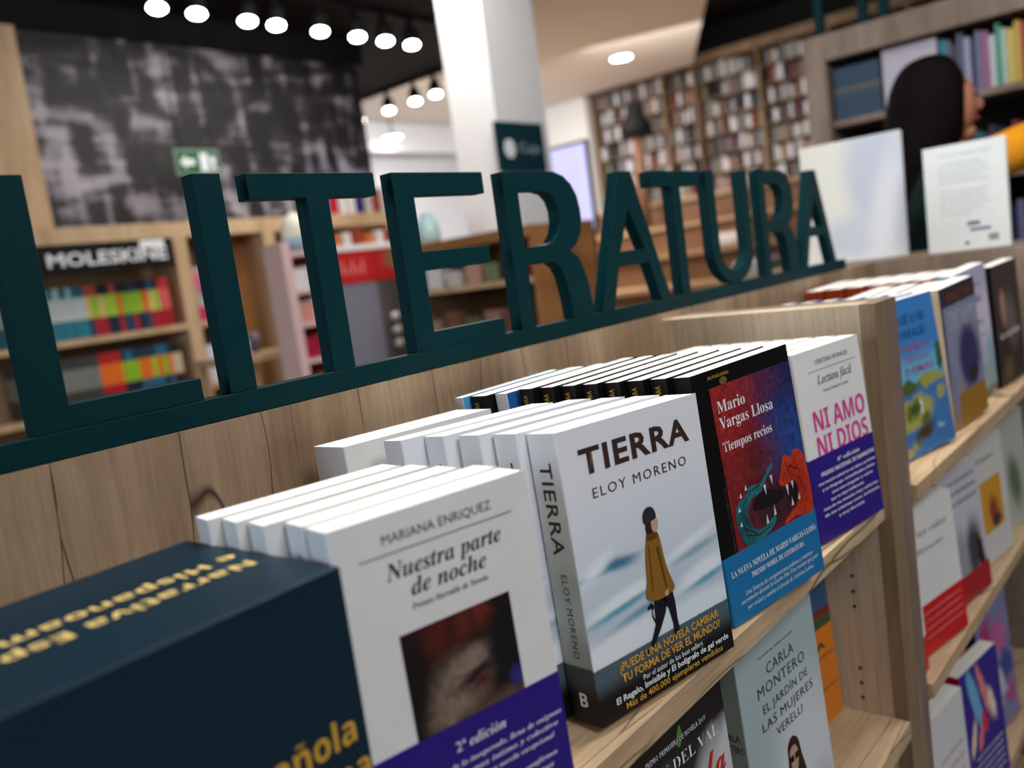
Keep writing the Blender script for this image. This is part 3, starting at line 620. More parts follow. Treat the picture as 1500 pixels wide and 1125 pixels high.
a1 = max(v.co.x for v in mm.vertices)
for v in mm.vertices: v.co = (0.138 * wC - v.co.y * 0.0042, -0.0004, 0.28 * hC + v.co.x / a1 * 0.062)
mm.materials.append(INKG); mobj('lettering', mm, None, C_)
pose(C_, 0.6903, 0.0210, 0, -0.1685, 0.0576, 0.0353, wC, tC)
ccop = book('x', CBLACK, CBLACK, CBLACK, wC, hC, tC - 0.0004, None, 'black-spined copies stacked behind the beast cover')
lettering(ccop, 'ALFAGUARA', 0.202, 0.232, tC * 0.70, 0.0065, GOLD, 'sans', face='spineup', y=-0.0003, res=1)
for i in range(7):
    o = ccop if i == 0 else copy_tree(ccop)
    o['label'] = f'{ORD[i]} black-spined copy behind the beast cover, counting back'
    pose(o, 0.6860 - 0.0060 * i, 0.0437 + 0.0217 * i, 0, -0.1685, 0.0560, 0.0353, wC, tC)
BLUEC = mat('cover_blue', L(30, 92, 160), 0.4, 0.4)
cw = book('white paperback with blue-edged cover, behind the black-spined copies', BLUEC, BLUEW, BLUEC, wC - 0.006, hC - 0.003, 0.0195)
pose(cw, 0.6425, 0.2010, 0, -0.165, 0.054, 0.034, wC, 0.0205)
ck = book('pair-thick black-spined paperback between two white ones near the panel', CBLACK, CBLACK, CBLACK, wC - 0.004, hC - 0.004, 0.0260)
lettering(ck, 'ALFAGUARA', 0.200, 0.228, 0.019, 0.0060, GOLD, 'sans', face='spineup', y=-0.0003, res=1)
pose(ck, 0.6340, 0.2255, 0, -0.125, 0.045, 0.026, wC, 0.029)
cz_ = book('white paperback with light blue edge, last against the panel behind the black spines', mat('cover_lightblue', L(70, 150, 200), 0.4, 0.4), BLUEW, BLUEC, wC - 0.008, hC - 0.004, 0.0150)
pose(cz_, 0.6290, 0.2545, 0, -0.10, 0.040, 0.024, wC, 0.015)

# ================================================================== BOOK D: white novel with magenta title
wD, hD, tD = 0.1436, 0.2196, 0.024
D_ = book('white novel with large magenta title and violet band, beside the divider', CREAM, CREAM, CREAM, wD, hD, tD, (0.445 * hD, NAVY))
lettering(D_, 'CRISTINA MORALES', 0.30 * wD, 0.80 * wD, 0.914 * hD, 0.0052, INKG, 'sans')
polys('rule_line', [R4(0.18 * wD, 0.92 * wD, 0.8805 * hD, 0.8835 * hD)], INKG, D_, -0.0004)
lettering(D_, 'Lectura fácil', 0.292 * wD, 0.825 * wD, 0.808 * hD, 0.0100, INK, 'italic', 0.006)
lettering(D_, 'Premio Herralde de Novela', 0.358 * wD, 0.748 * wD, 0.761 * hD, 0.0032, INKG, 'serifit', res=1)
lettering(D_, 'NI AMO', 0.155 * wD, 0.945 * wD, 0.572 * hD, 0.0235, PINK, 'bold', 0.0, 0.95)
lettering(D_, 'NI DIOS', 0.155 * wD, 0.945 * wD, 0.437 * hD, 0.0235, PINK, 'bold', 0.0, 0.95, y=-0.00035)
lettering(D_, '8ª edición', 0.40 * wD, 0.75 * wD, 0.378 * hD, 0.0052, INKW, 'serifit', y=-0.0008, res=1)
lettering(D_, 'PREMIO NACIONAL DE NARRATIVA', 0.14 * wD, 0.98 * wD, 0.338 * hD, 0.0048, INKW, 'bold', y=-0.0008, res=1)
for i, (s, a, b_) in enumerate((('Una novela radical en sus ideas, su forma', 0.08, 0.97), ('y su lenguaje, inclasificable y feroz', 0.12, 0.95), ('una voz singular y única', 0.25, 0.90), ('que no deja indiferente', 0.22, 0.74), ('Una de las novelas más valientes', 0.10, 0.96), ('de los últimos años, brillante', 0.10, 0.97), ('y muy divertida', 0.30, 0.70))):
    lettering(D_, s, a * wD, b_ * wD, (0.298 - 0.034 * i) * hD, 0.0032, INKW, 'bold', y=-0.0008, res=1)
pose(D_, 0.9218, 0.0274, 0, -0.1661, 0.0592, 0.0174, wD, tD)
dcop = book('x', CREAM, CREAM, CREAM, wD, hD, tD - 0.001, (0.445 * hD, NAVY), 'white paperbacks stacked behind the magenta-title novel')
for i in range(7):
    o = dcop if i == 0 else copy_tree(dcop)
    o['label'] = f'{ORD[i]} white copy behind the magenta-title novel, counting back'
    pose(o, 0.9190 - 0.0050 * i, 0.0534 + 0.0258 * i, 0, -0.1661, 0.0592, 0.0174, wD, tD)

# ================================================================== LOWER SHELF of the first bay
wE, hE, tE = 0.170, 0.2520, 0.036
P_E = paint('cover_sage', L(196, 206, 208), [('e', 0.02, 0.16, 0.07, 0.13, 0.0, 0.35, L(168, 184, 184)), ('z', 0.14, 0.3, 0.05, L(166, 184, 186)), ('e', 0.12, 0.07, 0.07, 0.10, 0.0, 0.5, L(208, 214, 220)),
    ('e', 0.15, 0.03, 0.02, 0.03, 0.3, 0.9, L(190, 182, 190))], 0.45, 0.01, 40)
P_Es = paint('spine_sage', L(150, 166, 160), [('e', 0.0, 0.05, 0.03, 0.03, 0.0, 0.5, L(120, 132, 120))], 0.5, 0.01, 60)
E_ = book('pale green-grey novel with a small woman in sunglasses, on the lower shelf', P_E, P_Es, CREAM, wE, hE, tE)
def lower(root, s, xa, xb, z, chh, m=INKB, **k): return lettering(root, s, xa, xb, z, chh, m, **k)
GR = mat('ink_green', L(30, 70, 70), 0.6, 0.2)
lower(E_, 'La novela que estabas esperando', 0.045, 0.120, 0.2270, 0.0030, GR, res=1)
lower(E_, 'CARLA', 0.057, 0.117, 0.2060, 0.0115, GR, spacing=1.1)
lower(E_, 'MONTERO', 0.034, 0.138, 0.1880, 0.0115, GR, spacing=1.1)
lower(E_, 'EL JARDÍN DE', 0.040, 0.140, 0.1700, 0.0090, INKB, spacing=1.1)
lower(E_, 'LAS MUJERES', 0.034, 0.148, 0.1530, 0.0095, INKB, spacing=1.1)
lower(E_, 'VERELLI', 0.060, 0.118, 0.1370, 0.0090, INKB, spacing=1.1)
ha = mat('art_hair', L(52, 30, 26), 0.6, 0.2)
def w_fig(cx, cz, s):
    polys('printed_hair', [smooth_loop([(cx - 0.012 * s, cz + 0.002), (cx - 0.010 * s, cz + 0.016 * s), (cx, cz + 0.022 * s), (cx + 0.010 * s, cz + 0.015 * s), (cx + 0.013 * s, cz), (cx + 0.018 * s, cz - 0.022 * s), (cx + 0.006 * s, cz - 0.028 * s), (cx - 0.010 * s, cz - 0.026 * s), (cx - 0.015 * s, cz - 0.014 * s)], 4)], ha, E_, -0.0004)
    polys('printed_face', [smooth_loop([(cx - 0.008 * s, cz + 0.010 * s), (cx + 0.002 * s, cz + 0.013 * s), (cx + 0.007 * s, cz + 0.004 * s), (cx + 0.003 * s, cz - 0.010 * s), (cx - 0.003 * s, cz - 0.012 * s), (cx - 0.008 * s, cz - 0.004 * s)], 4)], w4, E_, -0.0005)
    polys('printed_sunglasses', [R4(cx - 0.009 * s, cx - 0.002 * s, cz - 0.001 * s, cz + 0.005 * s), R4(cx, cx + 0.007 * s, cz - 0.001 * s, cz + 0.005 * s)], INK, E_, -0.0006)
    polys('printed_coat', [[(cx - 0.022 * s, cz - 0.060 * s), (cx - 0.018 * s, cz - 0.030 * s), (cx - 0.004 * s, cz - 0.020 * s), (cx + 0.012 * s, cz - 0.026 * s), (cx + 0.022 * s, cz - 0.034 * s), (cx + 0.026 * s, cz - 0.060 * s)]], RED, E_, -0.00045)
w_fig(0.088, 0.098, 1.15)
def upright_on_spine(root, s, yc, z, width, chh, m):
    me = rawtext(s, 'sans', 0.004, 1.0, 1); a = max(v.co.x for v in me.vertices)
    for v in me.vertices: v.co = (-0.0003, yc + width / 2 - v.co.x / a * width, z + v.co.y / 0.7 * chh)
    me.materials.append(m); mobj('lettering', me, None, root)
upright_on_spine(E_, 'CARLA', tE / 2, 0.158, 0.024, 0.0075, GR); upright_on_spine(E_, 'MONTERO', tE / 2, 0.146, 0.031, 0.0075, GR)
pose(E_, 0.7220, 0.0340, SHF2, -0.060, 0.045, 0.0, wE, tE)

wF, hF, tF = 0.160, 0.2560, 0.030
P_F = paint('cover_candle', L(30, 28, 30), [('e', 0.10, 0.13, 0.03, 0.10, -0.5, 0.3, L(176, 178, 182)), ('e', 0.15, 0.17, 0.02, 0.06, -0.5, 0.4, L(198, 200, 206)), ('e', 0.04, 0.16, 0.015, 0.05, -0.4, 0.5, L(120, 120, 126)),
    ('z', 0.222, 0.3, 0.004, L(18, 16, 18))], 0.45, 0.012, 60)
F_ = book('black and grey prize novel with red script title, lower shelf', P_F, CBLACK, CBLACK, wF, hF, tF)
lettering(F_, 'PREMIO PRIMAVERA DE NOVELA 2019', 0.035, 0.128, 0.2290, 0.0048, INKW, 'sans', spacing=1.1, res=1)
lettering(F_, 'JUAN DEL VAL', 0.020, 0.145, 0.2080, 0.0110, INKW, 'serif', -0.014)
lettering(F_, 'Candela', 0.015, 0.150, 0.1720, 0.0270, RED, 'script', 0.012)
poly('printed_leaf', smooth_loop([(0.081, 0.2275), (0.084, 0.239), (0.089, 0.243), (0.090, 0.233), (0.086, 0.225)], 3), mat('ink_leaf', L(96, 130, 70), 0.6, 0.2), F_, -0.0004)
pose(F_, 0.5120, 0.0320, SHF2, -0.06, 0.045, 0.0, wF, tF)
P_G = paint('cover_orange', L(216, 124, 34), [('z', 0.142, 0.30, 0.0015, L(50, 88, 130)), ('z', 0.128, 0.142, 0.001, L(60, 80, 50)), ('z', 0.142, 0.153, 0.001, L(120, 40, 26)), ('z', 0.088, 0.0905, 0.0006, L(150, 70, 24)), ('z', 0.045, 0.047, 0.0006, L(150, 70, 24))], 0.45, 0.003, 50)
G_ = book('orange hardback with slate-blue top, set back on the lower shelf by the divider', P_G, P_G, P_G, 0.150, 0.220, 0.030)
lettering(G_, 'LA', 0.085, 0.125, 0.101, 0.0085, INKB, 'bold')
pose(G_, 0.9430, 0.1050, SHF2, -0.10, 0.05, 0.0, 0.15, 0.03)

# ================================================================== SECOND BAY, top shelf
wH, hH = 0.1525, 0.2330
P_H = paint('cover_island', L(50, 120, 186), [('z', 0.0, 0.145, 0.02, L(92, 168, 206)), ('z', 0.0, 0.100, 0.001, L(54, 110, 168)),
    ('e', 0.105, 0.104, 0.050, 0.008, 0.0, 0.3, L(150, 150, 70)), ('e', 0.045, 0.102, 0.030, 0.008, 0.0, 0.4, L(70, 90, 40)),
    ('e', 0.050, 0.062, 0.056, 0.024, 0.1, 0.25, L(158, 158, 76)), ('e', 0.050, 0.068, 0.020, 0.012, 0.3, 0.5, L(60, 78, 30)), ('e', 0.078, 0.050, 0.016, 0.008, 0.2, 0.5, L(84, 96, 44)), ('e', 0.068, 0.030, 0.030, 0.010, 0.3, 0.5, L(62, 52, 34)),
    ('e', 0.072, 0.070, 0.003, 0.010, 0.1, 0.4, L(200, 220, 228)), ('e', 0.145, 0.135, 0.010, 0.024, -0.1, 0.2, L(44, 84, 50)), ('e', 0.135, 0.080, 0.014, 0.008, 0.2, 0.5, L(150, 152, 80)),
    ('e', 0.020, 0.010, 0.030, 0.008, 0.2, 0.5, L(160, 150, 90)), ('e', 0.118, 0.032, 0.008, 0.003, 0.3, 0.6, L(150, 184, 210))], 0.42, 0.030, 45)
H_ = book('sky-blue novel with a green island, just beyond the divider', P_H, BLUEC, BLUEC, wH, hH, 0.022)
DB = mat('ink_deep_blue', L(24, 74, 130), 0.6, 0.2); PR = mat('ink_purple_red', L(150, 84, 130), 0.6, 0.2)
lettering(H_, 'JOSÉ LUIS', 0.030, 0.122, 0.1950, 0.0125, DB, 'sans', 0.015, res=1); lettering(H_, 'CORRALES', 0.030, 0.118, 0.1740, 0.0125, DB, 'sans', 0.015, res=1)
for i, s in enumerate(('PERO', 'TODO LO', 'DEMÁS')): lettering(H_, s, 0.045, 0.125 - 0.01 * (i % 2), 0.1530 - 0.0165 * i, 0.0105, PR, 'sans', 0.015, res=1)
pose(H_, 1.2834, 0.0433, 0, -0.2267, 0.0854, 0.0284, wH, 0.022)
def simple_stack(proto_args, n, x, y, dx, dy, yaw, lean, roll, labelf, group, z=0.0):
    w, h, t = proto_args[3:6]; base = book('x', *proto_args, None, group)
    for i in range(n):
        o = base if i == 0 else copy_tree(base)
        o['label'] = labelf(i); pose(o, x + dx * i, y + dy * i, z, yaw, lean, roll, w, t)
CRM = mat('cover_cream', L(226, 206, 172), 0.5, 0.3); NAV = mat('cover_navy', L(30, 28, 84), 0.4, 0.4); BROWNRED = mat('cover_brick_red', L(146, 52, 26), 0.45, 0.35)
simple_stack((BLUEC, CRM, BLUEC, wH, hH, 0.030), 6, 1.2835, 0.069, -0.004, 0.0345, -0.22, 0.08, 0.028, lambda i: f'{ORD[i]} blue and cream copy behind the island novel, counting back', 'blue and cream copies behind the island novel')
P_I = paint('cover_hat', L(126, 132, 158), [('z', 0.20, 0.3, 0.003, L(30, 22, 40)), ('e', 0.100, 0.105, 0.045, 0.055, 0.0, 0.3, L(30, 28, 92)), ('e', 0.11, 0.075, 0.018, 0.014, 0.0, 0.4, L(16, 12, 24)), ('e', 0.06, 0.050, 0.011, 0.016, 0.2, 0.4, L(150, 112, 116)),
    ('e', 0.075, 0.030, 0.022, 0.022, 0.0, 0.3, L(14, 12, 20)), ('z', -0.01, 0.053, 0.003, L(150, 106, 22)), ('e', 0.02, 0.06, 0.014, 0.05, 0.0, 0.5, L(120, 124, 154)), ('e', 0.0, 0.15, 0.010, 0.09, 0.0, 0.3, L(34, 30, 90))], 0.4, 0.006, 70)
I_ = book('navy and lilac novel with a dark-blue hat and gold foot, cream spine', P_I, CRM, CRM, 0.158, 0.2330, 0.034)
lettering(I_, 'IRENE', 0.030, 0.140, 0.208, 0.012, mat('ink_rust', L(120, 60, 50), 0.6, 0.2), 'serif', res=1)
lettering(I_, 'TIEMPO', 0.022, 0.150, 0.160, 0.030, mat('ink_mist', L(170, 176, 196), 0.6, 0.2), 'serif', -0.01, res=1)
pose(I_, 1.4890, 0.0240, 0, -0.10, 0.030, 0.050, 0.158, 0.034)
simple_stack((NAV, BROWNRED, NAV, 0.156, 0.229, 0.034), 3, 1.490, 0.066, -0.006, 0.0385, -0.10, 0.03, 0.045, lambda i: f'{ORD[i]} brick-spined copy behind the dark-blue hat novel, counting back', 'brick-spined copies behind the hat novel')
P_J = paint('cover_lavender', L(176, 174, 200), [('z', 0.10, 0.19, 0.02, L(200, 196, 214)), ('z', -0.01, 0.055, 0.015, L(150, 168, 172)), ('e', 0.055, 0.048, 0.020, 0.022, 0.2, 0.5, L(90, 150, 140)), ('e', 0.085, 0.042, 0.010, 0.024, 0.0, 0.5, L(60, 66, 56)), ('e', 0.088, 0.064, 0.005, 0.006, 0.0, 0.3, L(50, 40, 36)),
    ('e', 0.14, 0.06, 0.008, 0.05, 0.0, 0.6, L(120, 170, 180)), ('z', -0.01, 0.012, 0.005, L(120, 112, 100))], 0.4, 0.01, 60)
TEALC = mat('cover_teal_blue', L(40, 140, 176), 0.4, 0.4)
J_ = book('lavender novel with a turquoise spine and grey lettering', P_J, TEALC, CREAM, 0.157, 0.2415, 0.026)
for i, (s, zz) in enumerate((('Elísabet', 0.205), ('LOS DÍAS', 0.175), ('DE MAYO', 0.130), ('novela', 0.110))):
    lettering(J_, s, 0.035, 0.125, zz, 0.012 if i % 3 else 0.006, INKG, 'italic' if i in (0, 3) else 'sans', res=1)
pose(J_, 1.6700, 0.0480, 0, -0.12, 0.020, 0.070, 0.157, 0.026)
simple_stack((BROWNRED, BROWNRED, BROWNRED, 0.150, 0.2400, 0.033), 6, 1.6480, 0.0830, -0.006, 0.0362, -0.10, 0.02, 0.030, lambda i: f'{ORD[i]} brick-red copy behind the lavender novel, counting back', 'brick-red copies behind the lavender novel')

Jd = book('dark novel with a pale figure, last on the top shelf by the end panel', paint('cover_dark_figure', L(46, 40, 40), [('z', -0.01, 0.085, 0.01, L(30, 26, 22)), ('e', 0.05, 0.15, 0.016, 0.035, 0.1, 0.4, L(166, 126, 104)), ('e', 0.09, 0.12, 0.03, 0.05, 0.2, 0.6, L(96, 88, 88)), ('e', 0.05, 0.03, 0.03, 0.02, 0.2, 0.6, L(84, 70, 44))], 0.45, 0.012, 60), CBLACK, CBLACK, 0.150, 0.238, 0.026)
lettering(Jd, 'EL SILENCIO', 0.02, 0.13, 0.092, 0.010, INKW, 'serif', res=1)
pose(Jd, 1.8640, 0.0300, 0, -0.10, 0.020, 0.040, 0.15, 0.026)
# ---- second bay, second shelf
def cover_pic(name, base, blobs): return paint(name, base, blobs, 0.42, 0.012, 60)
S2 = -0.285
K_ = book('white novel with black spine and broad red band, second shelf beyond the divider', CREAM, CBLACK, CREAM, 0.150, 0.220, 0.030, (0.075, BRED))
lettering(K_, 'Tres vidas', 0.025, 0.125, 0.175, 0.010, INKG, 'italic', res=1); lettering(K_, 'Romero', 0.03, 0.11, 0.150, 0.008, INKG, 'italic', res=1)
for i in range(4): lettering(K_, 'una lectura imprescindible del año', 0.015, 0.140, 0.060 - 0.012 * i, 0.0045, mat('ink_pink', L(240, 140, 140), .6, .2), 'bold', y=-0.0008, res=1)
pose(K_, 1.2080 + 0.03, 0.0300, S2, -0.20, 0.05, 0.02, 0.15, 0.03)
N_ = book('white novel with bright red foot, half hidden behind the divider', CREAM, CREAM, CREAM, 0.040, 0.215, 0.022, (0.050, BRED))
pose(N_, 1.1900, 0.016, S2, 0.0, 0.03, 0.0, 0.04, 0.022)
P_O = cover_pic('cover_bw_photo', L(196, 196, 206), [('e', 0.10, 0.075, 0.03, 0.05, -0.2, 0.5, L(60, 60, 74)), ('e', 0.125, 0.06, 0.012, 0.04, 0.2, 0.4, L(24, 24, 34)), ('e', 0.06, 0.07, 0.02, 0.05, 0.1, 0.6, L(150, 150, 160))])
O_ = book('grey photographic novel with dark red band, second shelf beyond the divider', P_O, CREAM, CREAM, 0.150, 0.225, 0.026, (0.045, DARKRED))
for i in range(3): lettering(O_, 'LAS NOCHES BLANCAS', 0.015, 0.135, 0.200 - 0.018 * i, 0.007, INKG, 'sans', res=1)
pose(O_, 1.4180, 0.0280, S2, -0.16, 0.05, 0.02, 0.15, 0.026)
Q_c = mat('cover_brown_grey', L(122, 108, 104), 0.5, 0.3)
simple_stack((Q_c, CREAM, Q_c, 0.146, 0.222, 0.024), 5, 1.400, 0.064, -0.004, 0.040, -0.16, 0.05, 0.02, lambda i: f'{ORD[i]} brown-edged copy behind the grey photographic novel, counting back', 'brown-edged copies behind the grey photographic novel', S2)
P_P = cover_pic('cover_yellow_panel', L(206, 208, 204), [])
P_ = book('pale novel with an ochre picture panel, second shelf at the far end', P_P, CREAM, CREAM, 0.150, 0.225, 0.026)
polys('cover_picture', [R4(0.030, 0.125, 0.055, 0.150)], cover_pic('ochre_picture', L(206, 150, 40), [('e', 0.08, 0.09, 0.02, 0.025, 0.2, 0.5, L(150, 50, 40)), ('e', 0.09, 0.07, 0.02, 0.012, 0.0, 0.5, L(40, 34, 60))]), P_, -0.0004)
lettering(P_, 'Verano', 0.03, 0.11, 0.185, 0.010, INKG, 'italic', res=1)
pose(P_, 1.6200, 0.0300, S2, -0.14, 0.05, 0.02, 0.15, 0.026)
Pq = book('pale sage novel at the far end of the second shelf, by the end panel', cover_pic('cover_sage_pale', L(176, 186, 176), [('e', 0.07, 0.09, 0.03, 0.05, 0.2, 0.6, L(84, 110, 80))]), CREAM, CREAM, 0.150, 0.225, 0.024)
pose(Pq, 1.8300, 0.0300, S2, -0.12, 0.05, 0.02, 0.15, 0.024)
# ---- third shelf
S3 = -0.622
P_Q = cover_pic('cover_violet_stripes', L(46, 30, 140), [('e', 0.05, 0.17, 0.014, 0.06, 0.3, 0.3, L(110, 180, 220)), ('e', 0.085, 0.17, 0.010, 0.06, 0.35, 0.3, L(226, 130, 130)), ('e', 0.11, 0.14, 0.010, 0.03, 0.3, 0.4, L(230, 220, 200)), ('e', 0.075, 0.12, 0.010, 0.02, 0.3, 0.4, L(206, 50, 60)), ('e', 0.03, 0.11, 0.008, 0.03, -0.4, 0.4, L(236, 214, 190)), ('e', 0.055, 0.10, 0.008, 0.02, -0.4, 0.4, L(230, 120, 130))])
Q_ = book('violet-blue novel with red, pink and pale blue strokes, third shelf', P_Q, DARKRED, NAVY, 0.150, 0.230, 0.026)
for i in range(5): lettering(Q_, 'la gran novela de la temporada', 0.03, 0.135, 0.070 - 0.013 * i, 0.005, INKW, 'bold', res=1)
pose(Q_, 1.420, 0.020, S3, -0.16, 0.04, 0.02, 0.15, 0.026)
P_R = cover_pic('cover_white_grey_drawing', L(214, 216, 222), [('e', 0.10, 0.03, 0.05, 0.03, 0.3, 0.5, L(130, 134, 140)), ('e', 0.05, 0.05, 0.02, 0.01, 0.3, 0.5, L(90, 94, 100))])
R_ = book('white novel with faint pink lines and grey drawing, third shelf by the divider', P_R, CREAM, CREAM, 0.150, 0.245, 0.024)
for i in range(3): lettering(R_, 'cartas desde lejos', 0.05, 0.135, 0.165 - 0.022 * i, 0.007, mat('ink_faint_pink', L(214, 150, 160), .6, .2), 'italic', res=1)
pose(R_, 1.215, 0.018, S3, -0.10, 0.04, 0.0, 0.15, 0.024)
V_ = book('red novel leaning behind the violet striped one, third shelf', cover_pic('cover_red', L(188, 22, 26), [('e', 0.08, 0.19, 0.05, 0.02, 0.2, 0.5, L(220, 120, 110))]), BRED, BRED, 0.15, 0.262, 0.022)
pose(V_, 1.398, 0.064, S3, -0.16, 0.03, 0.02, 0.15, 0.022)
P_W = cover_pic('cover_pink_floral', L(120, 130, 176), [('e', 0.04, 0.19, 0.03, 0.03, 0, 0.6, L(176, 40, 120)), ('e', 0.10, 0.17, 0.03, 0.03, 0, 0.6, L(206, 90, 150)), ('e', 0.12, 0.11, 0.03, 0.03, 0, 0.5, L(60, 70, 150)), ('e', 0.07, 0.08, 0.03, 0.03, 0, 0.5, L(200, 206, 220)), ('e', 0.12, 0.05, 0.02, 0.02, 0, 0.5, L(190, 60, 130)), ('e', 0.03, 0.04, 0.03, 0.02, 0, 0.5, L(40, 40, 100))])
W_b = book('blue and magenta floral novel, third shelf at the far right', paint('cover_floral', L(120, 130, 176), [('e', 0.04, 0.19, 0.03, 0.03, 0, 0.6, L(176, 40, 120)), ('e', 0.10, 0.17, 0.03, 0.03, 0, 0.6, L(206, 90, 150)), ('e', 0.12, 0.11, 0.03, 0.03, 0, 0.5, L(60, 70, 150)), ('e', 0.07, 0.08, 0.03, 0.03, 0, 0.5, L(200, 206, 220)), ('e', 0.12, 0.05, 0.02, 0.02, 0, 0.5, L(190, 60, 130))], 0.4, 0.09, 70), CBLACK, CBLACK, 0.150, 0.260, 0.030)
pose(W_b, 1.625, 0.040, S3, -0.14, 0.05, 0.02, 0.15, 0.03)
X_ = book('dark novel with dark red foot behind the floral one, third shelf', cover_pic('cover_grey_black', L(60, 54, 58), [('e', 0.07, 0.17, 0.05, 0.05, 0.2, 0.6, L(140, 126, 122))]), CBLACK, CBLACK, 0.150, 0.250, 0.026, (0.050, DARKRED))
pose(X_, 1.590, 0.092, S3, -0.14, 0.03, 0.02, 0.15, 0.026)

# ================================================================== two books seen from behind on the far top
def standing(label, w, h, t, m, x, yl, yaw_face, lean):
    root = empty('book', label, 'book'); mobj('cover', cover_mesh(w, h, t, (m, CREAM, m)), None, root); box('page_block', 0.0008, w - 0.001, 0.0006, t - 0.0006, 0.0004, h - 0.001, PAGE, root)
    return root
WB1M = paint('back_white_patches', L(204, 201, 190), [('e', 0.20, 0.17, 0.09, 0.16, 0.25, 0.35, L(170, 174, 188)), ('e', 0.13, 0.06, 0.09, 0.05, 0.1, 0.5, L(176, 180, 190)), ('e', 0.19, 0.10, 0.03, 0.14, -0.2, 0.7, L(196, 196, 200))], 0.3)
wb1 = standing('large white book back with pale patches, standing beyond the last sign letter', 0.235, 0.290, 0.016, WB1M, 2.15, 0.5, 0, 0)
pose(wb1, 2.150, 0.505, 0.2650, -math.pi / 2 + 0.06, 0.05, 0.0, 0.235, 0.016)
WB2M = mat('back_white', L(216, 220, 218), 0.4, 0.35)
wb2 = standing('white book back with fine grey text, standing nearer the right edge', 0.160, 0.228, 0.018, WB2M, 2.08, 0.2, 0, 0)
FG = mat('ink_faint', L(140, 146, 148), 0.6, 0.2)
for i, wd in enumerate((1.0, 0.0, .8, .9, .95, .8, .9, .0, .9, .85, .9, .95, .8, .6)):
    if wd: lettering(wb2, 'texto de la contracubierta del libro', 0.030, 0.030 + 0.105 * wd, 0.205 - 0.0098 * i, 0.0042, FG, 'sans', res=1)
polys('printed_stamp', [R4(0.080, 0.105, 0.052, 0.060), R4(0.085, 0.125, 0.040, 0.046)], mat('ink_blue_grey', L(90, 100, 130), .6, .2), wb2, -0.0004)
polys('barcode', [R4(0.120 + 0.0022 * i, 0.1212 + 0.0022 * i, 0.016, 0.030) for i in range(9)], INK, wb2, -0.0004)
poly('printed_mark', [(0.078 + 0.004 * math.cos(a), 0.015 + 0.004 * math.sin(a)) for a in [i * math.pi / 5 for i in range(10)]], INK, wb2, -0.0004)
pose(wb2, 2.080, 0.202, 0.2650, -math.pi / 2 + 0.03, 0.03, 0.0, 0.16, 0.018)

# ================================================================== BACKGROUND LEFT: mural, exit sign, stationery shelves
frame = empty('shelving_unit', 'pale wood wall unit below the black-and-white mural, holding notebooks', 'shelving', None, (2.2, 3.85, -FLOOR))
cb('side_panel', 0.60, 1.803, 3.962, 3.99, 0.8305, 1.79, PINE, frame, None)
cb('back_panel', 0.60, 3.86, 3.93, 3.96, -FLOOR, 0.7545, wood('pine_shade', L(176, 146, 110), L(150, 120, 88), L(90, 60, 40), 'Z', 0.6, False), frame)
cb('top_board', 0.60, 3.86, 3.70, 3.99, 0.755, 0.83, PINE, frame)
for x in (0.60, 2.24, 2.46, 2.76):
    cb('upright', x, x + 0.07, 3.70, 3.925, -FLOOR, 0.754, PINE, frame)
for (x0, x1) in ((0.671, 2.239), (2.311, 2.459), (2.831, 3.86)):
    for z in (0.30, -0.02, -0.34, -0.66):
        cb('shelf', x0, x1, 3.70, 3.925, z, z + 0.028, PINE, frame)
cb('niche_back', 2.53, 2.76, 3.90, 3.925, -FLOOR, 0.754, PINE_B, frame)
# mural
def mural_mat():
    m = bpy.data.materials.new('mural_photo'); m.use_nodes = True; nt = m.node_tree; n = nt.nodes; k = nt.links; b = n['Principled BSDF']
    tc = n.new('ShaderNodeTexCoord')
    a = n.new('ShaderNodeTexNoise'); a.inputs['Scale'].default_value = 2.3; a.inputs['Detail'].default_value = 6; a.inputs['Distortion'].default_value = 1.6; k.new(tc.outputs['Object'], a.inputs['Vector'])
    mp = n.new('ShaderNodeMapping'); mp.inputs['Scale'].default_value = (9, 1, 3.4); k.new(tc.outputs['Object'], mp.inputs[0])
    v = n.new('ShaderNodeTexVoronoi'); v.distance = 'CHEBYCHEV'; v.inputs['Scale'].default_value = 1.0; k.new(mp.outputs[0], v.inputs['Vector'])
    mp2 = n.new('ShaderNodeMapping'); mp2.inputs['Scale'].default_value = (1.3, 1, 8); mp2.inputs['Rotation'].default_value = (0, 0.12, 0); k.new(tc.outputs['Object'], mp2.inputs[0])
    c = n.new('ShaderNodeTexNoise'); c.inputs['Scale'].default_value = 1.6; c.inputs['Detail'].default_value = 4; c.inputs['Distortion'].default_value = 0.8; k.new(mp2.outputs[0], c.inputs['Vector'])
    m1 = n.new('ShaderNodeMixRGB'); m1.blend_type = 'OVERLAY'; m1.inputs[0].default_value = 0.8; k.new(a.outputs['Fac'], m1.inputs[1]); k.new(v.outputs['Distance'], m1.inputs[2])
    m2 = n.new('ShaderNodeMixRGB'); m2.blend_type = 'OVERLAY'; m2.inputs[0].default_value = 0.9; k.new(m1.outputs[0], m2.inputs[1]); k.new(c.outputs['Fac'], m2.inputs[2])
    r = n.new('ShaderNodeValToRGB'); e = r.color_ramp.elements; e[0].position = 0.30; e[0].color = L(16, 14, 18); e[1].position = 0.70; e[1].color = L(168, 162, 172)
    q = e.new(0.44); q.color = L(50, 46, 52); q = e.new(0.54); q.color = L(112, 106, 116)
    k.new(m2.outputs[0], r.inputs[0]); k.new(r.outputs[0], b.inputs['Base Color']); b.inputs['Roughness'].default_value = 0.6
    return m
mu = boxo('wall_mural', 1.805, 3.87, 4.0, 4.03, 0.84, 1.79, mural_mat()); tag(mu, 'large black-and-white photographic mural above the notebook shelves', 'mural')
